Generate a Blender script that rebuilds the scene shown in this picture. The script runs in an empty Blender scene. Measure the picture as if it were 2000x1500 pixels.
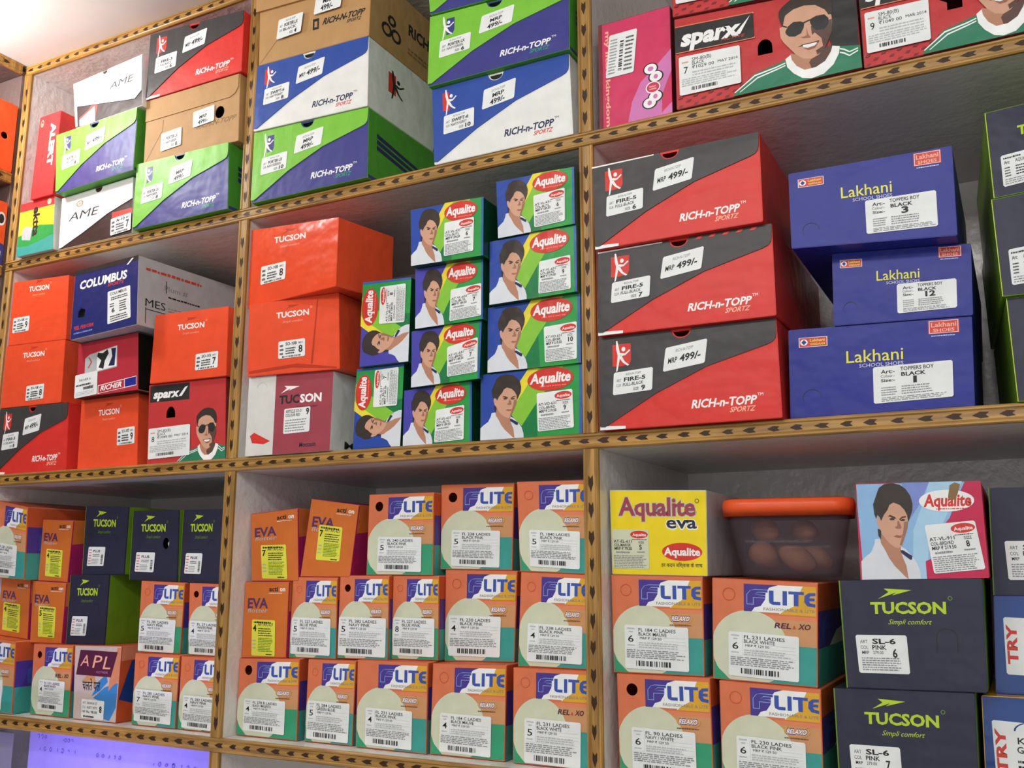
import bpy, bmesh, math, random
from mathutils import Matrix, Vector
S = bpy.context.scene
COL = S.collection
# ------------------------------------------------------------------ camera
cam_data = bpy.data.cameras.new('camera')
cam = bpy.data.objects.new('camera', cam_data)
COL.objects.link(cam)
S.camera = cam
_r = ((0.886105, 0.463485, 0.0), (0.088061, -0.168358, 0.981785), (-0.455042, 0.869964, 0.189997))
_m = Matrix(((_r[0][0], _r[1][0], -_r[2][0]), (_r[0][1], _r[1][1], -_r[2][1]), (_r[0][2], _r[1][2], -_r[2][2])))
cam.matrix_world = Matrix.Translation((1.107435, -1.155466, -0.165809)) @ _m.to_4x4()
cam_data.sensor_width = 36.0
cam_data.lens = 36.0 * 1887.5 / 2000.0
cam_data.clip_start = 0.02
# ------------------------------------------------------------------ light
S.view_settings.view_transform = 'Standard'
S.view_settings.look = 'None'
S.view_settings.gamma = 1.0
S.view_settings.use_curve_mapping = False
S.view_settings.exposure = 0.1
world = bpy.data.worlds.new('shop_air')
S.world = world
world.use_nodes = True
world.node_tree.nodes['Background'].inputs[0].default_value = (0.97, 0.98, 1.0, 1)
world.node_tree.nodes['Background'].inputs[1].default_value = 0.30
def area_lamp(name, loc, target, sx, sy, watts, colour=(1, 0.98, 0.95)):
    d = bpy.data.lights.new(name, 'AREA')
    d.shape = 'RECTANGLE'; d.size = sx; d.size_y = sy; d.energy = watts; d.color = colour
    o = bpy.data.objects.new(name, d); COL.objects.link(o)
    o.location = loc
    o.rotation_euler = (Vector(target) - Vector(loc)).to_track_quat('-Z', 'Y').to_euler()
    return o
# ceiling tube lamp near the corner (just outside the frame at top left) and the shop's other tubes
_p = bpy.data.lights.new('corner_tube_lamp', 'POINT'); _p.energy = 9.0; _p.shadow_soft_size = 0.04; _p.color = (0.97, 0.99, 1.0)
_po = bpy.data.objects.new('corner_tube_lamp', _p); COL.objects.link(_po); _po.location = (-0.56, -0.34, 0.765)
area_lamp('ceiling_tube_lamp', (0.55, -1.5, 0.80), (0.5, 0.2, 0.1), 1.3, 0.12, 11)
area_lamp('ceiling_tube_lamp_far', (1.6, -2.4, 0.80), (0.6, 0.2, -0.1), 1.3, 0.12, 9, (0.97, 0.98, 1))
area_lamp('front_fill_lamp', (1.3, -3.3, -0.35), (0.6, 0.3, 0.0), 2.2, 1.5, 17, (0.93, 0.97, 1))  # added fill from the front, brightens the back walls of the compartments
area_lamp('lower_cabinet_led', (-0.25, -0.14, -0.64), (-0.27, 0.05, -0.5), 0.3, 0.03, 0.75, (0.62, 0.56, 1))
# ------------------------------------------------------------------ materials
MATS = {}
def lin(h):
    c = [int(h[i:i + 2], 16) / 255 for i in (0, 2, 4)]
    return tuple(x / 12.92 if x <= 0.04045 else ((x + 0.055) / 1.055) ** 2.4 for x in c) + (1,)
PAL = dict(
 rntgreen='7cc23c', rntgreen2='4f9a33', navy='3f3f86', rntblue='2f4fa0', rntwhite='e6e6e0', black='2f2f2f', rntblack='413f3e', rntred='d8362e',
 kraft='b98f5c', kraftd='8a6a42', white='f2f2ee', paper='e9ebe8', ink='262626', grey='8b8d8e', lgrey='b9bcbc', cream='d2d5b8', orange='da7750', peach='cf9666',
 teal='3f9c92', tgreen='3a9c72', violet='4b3a90', lblue='3c55ad', gold='e0a92e', yellow='ecd93a', lime='86c33a', green='2f9a49', dgreen='1c7a44', aqside='12452f', aqblue='2c4aa4', aqviolet='4a45a8', edge='3c62a8',
 oval='d5392f', skin='d2a084', skin2='b98468', skin3='a06f58', hair='3b322c', dark='4a352c', lip='a4604e', navyd='2c2f55', shirt='d9dde2', gshirt='2f7d5c', shade='5f4640',
 tucred='e8512e', tucarrow='b93a22', palered='f6b39a', tucnavy='2e2e42', limegreen='b9d430', sidelime='6a8f1e', maroon='a04450', offwhite='d8d6cf',
 lakblue='252c8a', lakyel='e6e04a', lakred='d2453c', lakpale='c5c6e8', sparxred='c23a3a', sparxdark='7e2f30', pink='d23a62', pinkl='d27ab4', colblue='2a2f6c', colred='b8323e',
 evaor='d27030', evapur='5a3560', evayel='e3e04a', magenta='a8245e', aqyel='f0d51e', aqskyl='8fb9e0', aqsky='a9cfe8', aqmag='c7264e', brownred='7a4a3c', trvblue='1d4288', aplmar='5a2340', aplbase='cdbab4',
 aplblue='3f86c8', aplor='d98a66', redbox='e03a3a', tuborange='ec5a2a', skyp='7d8fd0', rust='c9582e', darkin='17140f', toptape='8a7a60', ameb='3a2a26', salmon='e0855e')
def pm(key, rough=0.45, spec=0.3):
    k = (key, rough)
    if k in MATS: return MATS[k]
    m = bpy.data.materials.new(key); m.use_nodes = True
    nt = m.node_tree; b = nt.nodes['Principled BSDF']
    tc = nt.nodes.new('ShaderNodeTexCoord')
    n1 = nt.nodes.new('ShaderNodeTexNoise'); n1.inputs['Scale'].default_value = 34.0; n1.inputs['Detail'].default_value = 4
    nt.links.new(tc.outputs['Object'], n1.inputs['Vector'])
    mx = nt.nodes.new('ShaderNodeMixRGB'); mx.blend_type = 'MULTIPLY'; mx.inputs[0].default_value = 1
    mx.inputs[1].default_value = lin(PAL.get(key, key))
    rp = nt.nodes.new('ShaderNodeMapRange'); rp.inputs[3].default_value = 0.84; rp.inputs[4].default_value = 1.1
    nt.links.new(n1.outputs['Fac'], rp.inputs[0]); nt.links.new(rp.outputs[0], mx.inputs[2])
    nt.links.new(mx.outputs[0], b.inputs['Base Color'])
    b.inputs['Roughness'].default_value = rough
    b.inputs['Specular IOR Level'].default_value = spec
    n2 = nt.nodes.new('ShaderNodeTexNoise'); n2.inputs['Scale'].default_value = 26.0; n2.inputs['Detail'].default_value = 2
    nt.links.new(tc.outputs['Object'], n2.inputs['Vector'])
    bp = nt.nodes.new('ShaderNodeBump'); bp.inputs['Strength'].default_value = 0.12; bp.inputs['Distance'].default_value = 0.02
    nt.links.new(n2.outputs['Fac'], bp.inputs['Height']); nt.links.new(bp.outputs[0], b.inputs['Normal'])
    MATS[k] = m
    return m
def wood_mat(name, scale):
    m = bpy.data.materials.new(name); m.use_nodes = True
    nt = m.node_tree; b = nt.nodes['Principled BSDF']
    tc = nt.nodes.new('ShaderNodeTexCoord'); mp = nt.nodes.new('ShaderNodeMapping'); mp.inputs['Scale'].default_value = scale
    n = nt.nodes.new('ShaderNodeTexNoise'); n.inputs['Scale'].default_value = 1.0; n.inputs['Detail'].default_value = 6; n.inputs['Distortion'].default_value = 0.6
    r = nt.nodes.new('ShaderNodeValToRGB')
    r.color_ramp.elements[0].position = 0.3; r.color_ramp.elements[0].color = lin('7a5628')
    r.color_ramp.elements[1].position = 0.68; r.color_ramp.elements[1].color = lin('bd9048')
    nt.links.new(tc.outputs['Object'], mp.inputs[0]); nt.links.new(mp.outputs[0], n.inputs['Vector'])
    nt.links.new(n.outputs['Fac'], r.inputs[0]); nt.links.new(r.outputs[0], b.inputs['Base Color'])
    b.inputs['Roughness'].default_value = 0.38
    return m
WOOD_H = wood_mat('oak_trim_across', (9, 160, 160))
WOOD_V = wood_mat('oak_trim_upright', (160, 160, 9))
def laminate_mat(name, hexc, rough, bump=0.2):
    m = bpy.data.materials.new(name); m.use_nodes = True
    nt = m.node_tree; b = nt.nodes['Principled BSDF']
    tc = nt.nodes.new('ShaderNodeTexCoord')
    n = nt.nodes.new('ShaderNodeTexNoise'); n.inputs['Scale'].default_value = 5; n.inputs['Detail'].default_value = 5
    nt.links.new(tc.outputs['Object'], n.inputs['Vector'])
    mx = nt.nodes.new('ShaderNodeMixRGB'); mx.blend_type = 'MULTIPLY'; mx.inputs[0].default_value = 1; mx.inputs[1].default_value = lin(hexc)
    rp = nt.nodes.new('ShaderNodeMapRange'); rp.inputs[3].default_value = 0.86; rp.inputs[4].default_value = 1.06
    nt.links.new(n.outputs['Fac'], rp.inputs[0]); nt.links.new(rp.outputs[0], mx.inputs[2]); nt.links.new(mx.outputs[0], b.inputs['Base Color'])
    b.inputs['Roughness'].default_value = rough
    n2 = nt.nodes.new('ShaderNodeTexNoise'); n2.inputs['Scale'].default_value = 60; n2.inputs['Detail'].default_value = 3
    nt.links.new(tc.outputs['Object'], n2.inputs['Vector'])
    bp = nt.nodes.new('ShaderNodeBump'); bp.inputs['Strength'].default_value = bump; bp.inputs['Distance'].default_value = 0.01
    nt.links.new(n2.outputs['Fac'], bp.inputs['Height']); nt.links.new(bp.outputs[0], b.inputs['Normal'])
    return m
LAMINATE = laminate_mat('grey_white_laminate', 'e4ded8', 0.28)
SHADED_LAMINATE = laminate_mat('shade_painted_laminate', '6f5c57', 0.4)  # dark colour carries the shadow inside the side unit
PLASTER = laminate_mat('white_plaster', 'ece8e2', 0.8, 0.0)
CONCRETE = laminate_mat('floor_tile', 'a8a29a', 0.4)
INLAY = pm('3a2412', 0.5)
# ------------------------------------------------------------------ object helpers
def link(name, me, parent=None):
    o = bpy.data.objects.new(name, me); COL.objects.link(o)
    if parent: o.parent = parent
    return o
def mesh(name, verts, faces, mats, idx=None, smooth=False):
    me = bpy.data.meshes.new(name); me.from_pydata(verts, [], faces); 
    for m in mats: me.materials.append(m)
    if idx: me.polygons.foreach_set('material_index', idx)
    if smooth: me.polygons.foreach_set('use_smooth', [True] * len(me.polygons))
    me.update()
    return me
def thing(name, label, cat, loc=(0, 0, 0), rz=0.0, group=None):
    o = bpy.data.objects.new(name, None); COL.objects.link(o)
    o.empty_display_size = 0.03
    o.location = loc; o.rotation_euler = (0, 0, rz); o['label'] = label; o['category'] = cat
    if group: o['group'] = group
    return o
def bm_mesh(name, bm, mats, smooth=False):
    me = bpy.data.meshes.new(name); bm.normal_update(); bm.to_mesh(me); bm.free()
    for m in mats: me.materials.append(m)
    if smooth: me.polygons.foreach_set('use_smooth', [True] * len(me.polygons))
    return me
def add_box(bm, a, b, bev=0.0, mi=0):
    vs = [bm.verts.new((x, y, z)) for x in (a[0], b[0]) for y in (a[1], b[1]) for z in (a[2], b[2])]
    F = [bm.faces.new([vs[i] for i in f]) for f in ((0, 1, 3, 2), (4, 6, 7, 5), (0, 4, 5, 1), (2, 3, 7, 6), (0, 2, 6, 4), (1, 5, 7, 3))]
    for f in F: f.material_index = mi
    if bev:
        es = list({e for f in F for e in f.edges})
        bmesh.ops.bevel(bm, geom=es, offset=bev, segments=1, affect='EDGES', profile=0.5)
# ------------------------------------------------------------------ text outlines (built-in font)
TXT = {}
def glyphs(s, bold):
    k = (s, bold)
    if k not in TXT:
        cu = bpy.data.curves.new('t', 'FONT'); cu.body = s; cu.size = 1.0; cu.resolution_u = 2; cu.offset = bold
        o = bpy.data.objects.new('t', cu)
        me = o.to_mesh()
        v = [(p.co.x / 0.69, p.co.y / 0.69) for p in me.vertices]; f = [tuple(p.vertices) for p in me.polygons]
        o.to_mesh_clear(); bpy.data.objects.remove(o); bpy.data.curves.remove(cu)
        if v:
            x0 = min(p[0] for p in v); x1 = max(p[0] for p in v)
            v = [((p[0] - x0) / max(x1 - x0, 1e-6), p[1]) for p in v]
        TXT[k] = (v, f)
    return TXT[k]
class Canvas:
    """flat print laid out in 0..1 x 0..1 of one face"""
    def __init__(s, k=1.0): s.it = []; s.k = k          # k = face width / height
    def add(s, v, f, m): s.it.append((v, f, m))
    def poly(s, pts, m): s.add(list(pts), [tuple(range(len(pts)))], m)
    def rect(s, x0, y0, x1, y1, m): s.poly([(x0, y0), (x1, y0), (x1, y1), (x0, y1)], m)
    def ell(s, cx, cy, rx, ry, m, n=28, rot=0.0):
        c, d = math.cos(rot), math.sin(rot)
        s.poly([(cx + rx * math.cos(2 * math.pi * i / n) * c - ry * math.sin(2 * math.pi * i / n) * d, cy + rx * math.cos(2 * math.pi * i / n) * d + ry * math.sin(2 * math.pi * i / n) * c) for i in range(n)], m)
    def ring(s, cx, cy, rx, ry, w, m, n=24, a0=0.0, a1=1.0):
        v = []; f = []
        for i in range(n + 1):
            t = 2 * math.pi * (a0 + (a1 - a0) * i / n); c, d = math.cos(t), math.sin(t)
            v += [(cx + rx * c, cy + ry * d), (cx + (rx - w) * c, cy + (ry - w * ry / rx) * d)]
        for i in range(n): f.append((2 * i, 2 * i + 2, 2 * i + 3, 2 * i + 1))
        s.add(v, f, m)
    def text(s, t, x, y, w, h, m, bold=0.0, shear=0.0, tilt=0.0, up=False):
        """cap height h, fitted to width w, baseline start x,y; up=True turns the line 90 degrees left"""
        v, f = glyphs(t, bold)
        if up: p = [(x - b * w, y + a * h) for a, b in v]
        else: p = [(x + a * w + shear * b, y + b * h + tilt * a) for a, b in v]
        s.add(p, f, m)
    def down(s, t, x, y, w, h, m, bold=0.0):
        v, f = glyphs(t, bold); s.add([(x + b * w, y - a * h) for a, b in v], f, m)
    def rows(s, x0, y0, x1, y1, n, m, seed=0, fill=0.55):
        r = random.Random(seed); v = []; f = []; dy = (y1 - y0) / n
        for i in range(n):
            y = y1 - (i + 1) * dy; x = x0; end = x1 - r.random() * (x1 - x0) * 0.18
            while x < end:
                w = (x1 - x0) * r.uniform(0.03, 0.11); w = min(w, end - x)
                hh = dy * fill * r.uniform(0.75, 1.0); k = len(v)
                v += [(x, y), (x + w, y), (x + w, y + hh), (x, y + hh)]; f.append((k, k + 1, k + 2, k + 3)); x += w + (x1 - x0) * 0.018
        s.add(v, f, m)
    def bars(s, x0, y0, x1, y1, m, seed=0, upright=True):
        r = random.Random(seed); v = []; f = []
        a, b = (x0, x1) if upright else (y0, y1); x = a; u = (b - a) / 60
        while x < b:
            w = min(u * r.choice((1, 1, 2, 2, 3)), b - x); k = len(v)
            v += [(x, y0), (x + w, y0), (x + w, y1), (x, y1)] if upright else [(x0, x), (x1, x), (x1, x + w), (x0, x + w)]
            f.append((k, k + 1, k + 2, k + 3)); x += w + u * r.choice((1, 1, 2, 3))
        s.add(v, f, m)
    def put(s, other, quad):
        """stamp another canvas onto quad (BL, BR, TR, TL)"""
        for v, f, m in other.it: s.add([bil(quad, a, b) for a, b in v], f, m)
def bil(q, u, v):
    return tuple((q[0][i] * (1 - u) + q[1][i] * u) * (1 - v) + (q[3][i] * (1 - u) + q[2][i] * u) * v for i in (0, 1))
STEP = 0.00004
def print_faces(cv, mp, y0, V, F, I, mats, rough):
    """append a canvas to vertex / face lists; mp maps (u,v,height) to a point"""
    for n, (v, f, m) in enumerate(cv.it):
        k = len(V); h = y0 + STEP * (n + 1)
        V += [mp(a, b, h) for a, b in v]; F += [tuple(i + k for i in q) for q in f]
        mt = pm(m, rough)
        if mt not in mats: mats.append(mt)
        I += [mats.index(mt)] * len(f)
class Box:
    """one carton: a hollow bevelled shell, a front panel with its print, and stickers / flaps as parts"""
    def __init__(s, name, label, geo, depth, body, front, group, cat='shoe box', edge=None, hole=None, rough=0.42, rim=0.0008, sides=None):
        x, y, z, rz, q = geo
        s.q = [(q[6] / 1000, q[7] / 1000), (q[4] / 1000, q[5] / 1000), (q[2] / 1000, q[3] / 1000), (q[0] / 1000, q[1] / 1000)]   # BL BR TR TL
        s.root = thing(name, label, cat, (x, y, z), math.radians(rz), group)
        s.rough = rough
        s.front = Canvas(((q[4] - q[6]) / (q[1] - q[7]))); s.right = Canvas(); s.left = Canvas(); s.depth = depth; s.body = body; s.fcol = front; s.edge = edge or body; s.hole = hole; s.rim = rim
        s.stickers = []; s.flaps = []; s.k = s.front.k
    def P(s, u, v): return bil(s.q, u, v)
    def sticker(s, name, quad, cv, col='paper', label=None, on=None): s.stickers.append((name, quad, cv, col, label, on))
    def flap(s, name, poly, cv, col, label=None, thick=0.0012): s.flaps.append((name, poly, cv, col, label, thick))
    def finish(s):
        q, d = s.q, s.depth
        bm = bmesh.new()
        vs = [bm.verts.new((p[0], yy, p[1])) for yy in (0.0004, d) for p in q]
        fs = [bm.faces.new([vs[i] for i in f]) for f in ((0, 1, 2, 3), (4, 7, 6, 5), (0, 4, 5, 1), (1, 5, 6, 2), (2, 6, 7, 3), (3, 7, 4, 0))]
        ft = fs[0]; inner = set(ft.edges)
        r = bmesh.ops.bevel(bm, geom=[e for e in bm.edges if e not in inner], offset=0.0016, segments=2, affect='EDGES', profile=0.5)
        for f in r['faces']: f.material_index = 1
        bm.normal_update()
        for f in list(bm.faces):
            if f.normal.y < -0.9: bm.faces.remove(f)
        bmesh.ops.solidify(bm, geom=bm.faces[:], thickness=0.0009)
        mats = [pm(s.body, s.rough), pm(s.edge, s.rough)]
        V = [tuple(v.co) for v in bm.verts]; bm.verts.index_update()
        F = [tuple(v.index for v in f.verts) for f in bm.faces]; I = [f.material_index for f in bm.faces]
        bm.free()
        if s.right.it: print_faces(s.right, lambda u, v, h: ((q[1][0] * (1 - v) + q[2][0] * v) + h, 0.002 + u * (d - 0.004), q[1][1] * (1 - v) + q[2][1] * v), 0.0001, V, F, I, mats, s.rough)
        if s.left.it: print_faces(s.left, lambda u, v, h: ((q[0][0] * (1 - v) + q[3][0] * v) - h, d - 0.002 - u * (d - 0.004), q[0][1] * (1 - v) + q[3][1] * v), 0.0001, V, F, I, mats, s.rough)
        link('carton', mesh('carton', V, F, mats, I), s.root)
        # front panel, with a real opening where the photograph shows a punched hole
        w = abs(q[1][0] - q[0][0]); h = abs(q[3][1] - q[0][1]); iu, iv = s.rim / w, s.rim / h
        bm = bmesh.new()
        loop = [(iu, iv), (1 - iu, iv), (1 - iu, 1 - iv), (iu, 1 - iv)]
        def ring(pts): 
            a = [bm.verts.new((s.P(*p)[0], 0.0, s.P(*p)[1])) for p in pts]
            return [bm.edges.new((a[i], a[(i + 1) % len(a)])) for i in range(len(a))]
        es = ring(loop)
        if s.hole: es += ring(s.hole)
        bmesh.ops.triangle_fill(bm, use_beauty=True, use_dissolve=False, edges=es)
        r = bmesh.ops.extrude_face_region(bm, geom=bm.faces[:])
        for v in r['geom']:
            if isinstance(v, bmesh.types.BMVert): v.co.y += 0.0014
        bmesh.ops.recalc_face_normals(bm, faces=bm.faces[:])
        bm.verts.index_update()
        V = [tuple(v.co) for v in bm.verts]; F = [tuple(v.index for v in f.verts) for f in bm.faces]; I = [0] * len(F); bm.free()
        mats = [pm(s.fcol, s.rough)]
        mp = lambda u, v, h: (s.P(u, v)[0], -h, s.P(u, v)[1])
        print_faces(s.front, mp, 0.0, V, F, I, mats, s.rough)
        link('front_panel', mesh('front_panel', V, F, mats, I), s.root)
        lift = STEP * (len(s.front.it) + 3)
        for name, poly, cv, col, label, th in s.flaps:
            V = []; F = []; I = []; mats = [pm(col, s.rough)]
            n = len(poly); a = [s.P(*p) for p in poly]
            V = [(p[0], -lift - th, p[1]) for p in a] + [(p[0], -lift, p[1]) for p in a]
            F = [tuple(range(n)), tuple(range(2 * n - 1, n - 1, -1))] + [(i, n + i, n + (i + 1) % n, (i + 1) % n) for i in range(n)]; I = [0] * len(F)
            if cv: print_faces(cv, mp, lift + th, V, F, I, mats, s.rough)
            o = link(name, mesh(name, V, F, mats, I), s.root); made = o
            if label: o['label'] = label
            lift += th + (STEP * (len(cv.it) + 2) if cv else 0)
        for name, quad, cv, col, label, on in s.stickers:
            mats = [pm(col, 0.5)]; th = 0.0002
            a = [s.P(*p) for p in quad]
            # clipped corners give the rounded label outline
            c = []
            for i in range(4):
                p0, p1, p2 = a[i - 1], a[i], a[(i + 1) % 4]
                for o in (p0, p2):
                    L = math.dist(p1, o); t = min(0.0016 / L, 0.3); c.append((p1[0] + (o[0] - p1[0]) * t, p1[1] + (o[1] - p1[1]) * t))
            n = len(c)
            V = [(p[0], -lift - th, p[1]) for p in c] + [(p[0], -lift, p[1]) for p in c]
            F = [tuple(range(n))] + [(i, n + i, n + (i + 1) % n, (i + 1) % n) for i in range(n)]; I = [0] * len(F)
            print_faces(cv, lambda u, v, h: (lambda w: (w[0], -h, w[1]))(s.P(*bil(quad, u, v))), lift + th, V, F, I, mats, 0.5)
            o = link(name, mesh(name, V, F, mats, I), made if on else s.root)
            if label: o['label'] = label
        return s.root
def arc(cx, cy, rx, ry, a0, a1, n=10):
    return [(cx + rx * math.cos(math.radians(a0 + (a1 - a0) * i / n)), cy + ry * math.sin(math.radians(a0 + (a1 - a0) * i / n))) for i in range(n + 1)]
def quad(x0, y0, x1, y1, tilt=0.0, skew=0.0):
    return [(x0 - skew, y0), (x1 - skew, y0 + tilt), (x1 + skew, y1 + tilt), (x0 + skew, y1)]
def man(cv, data, mapping, tr=lambda u, v: (u, v)):
    for m, p in data:
        cv.poly([tr(p[i] / 1000, p[i + 1] / 1000) for i in range(0, len(p), 2)], mapping.get(m, m))
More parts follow.
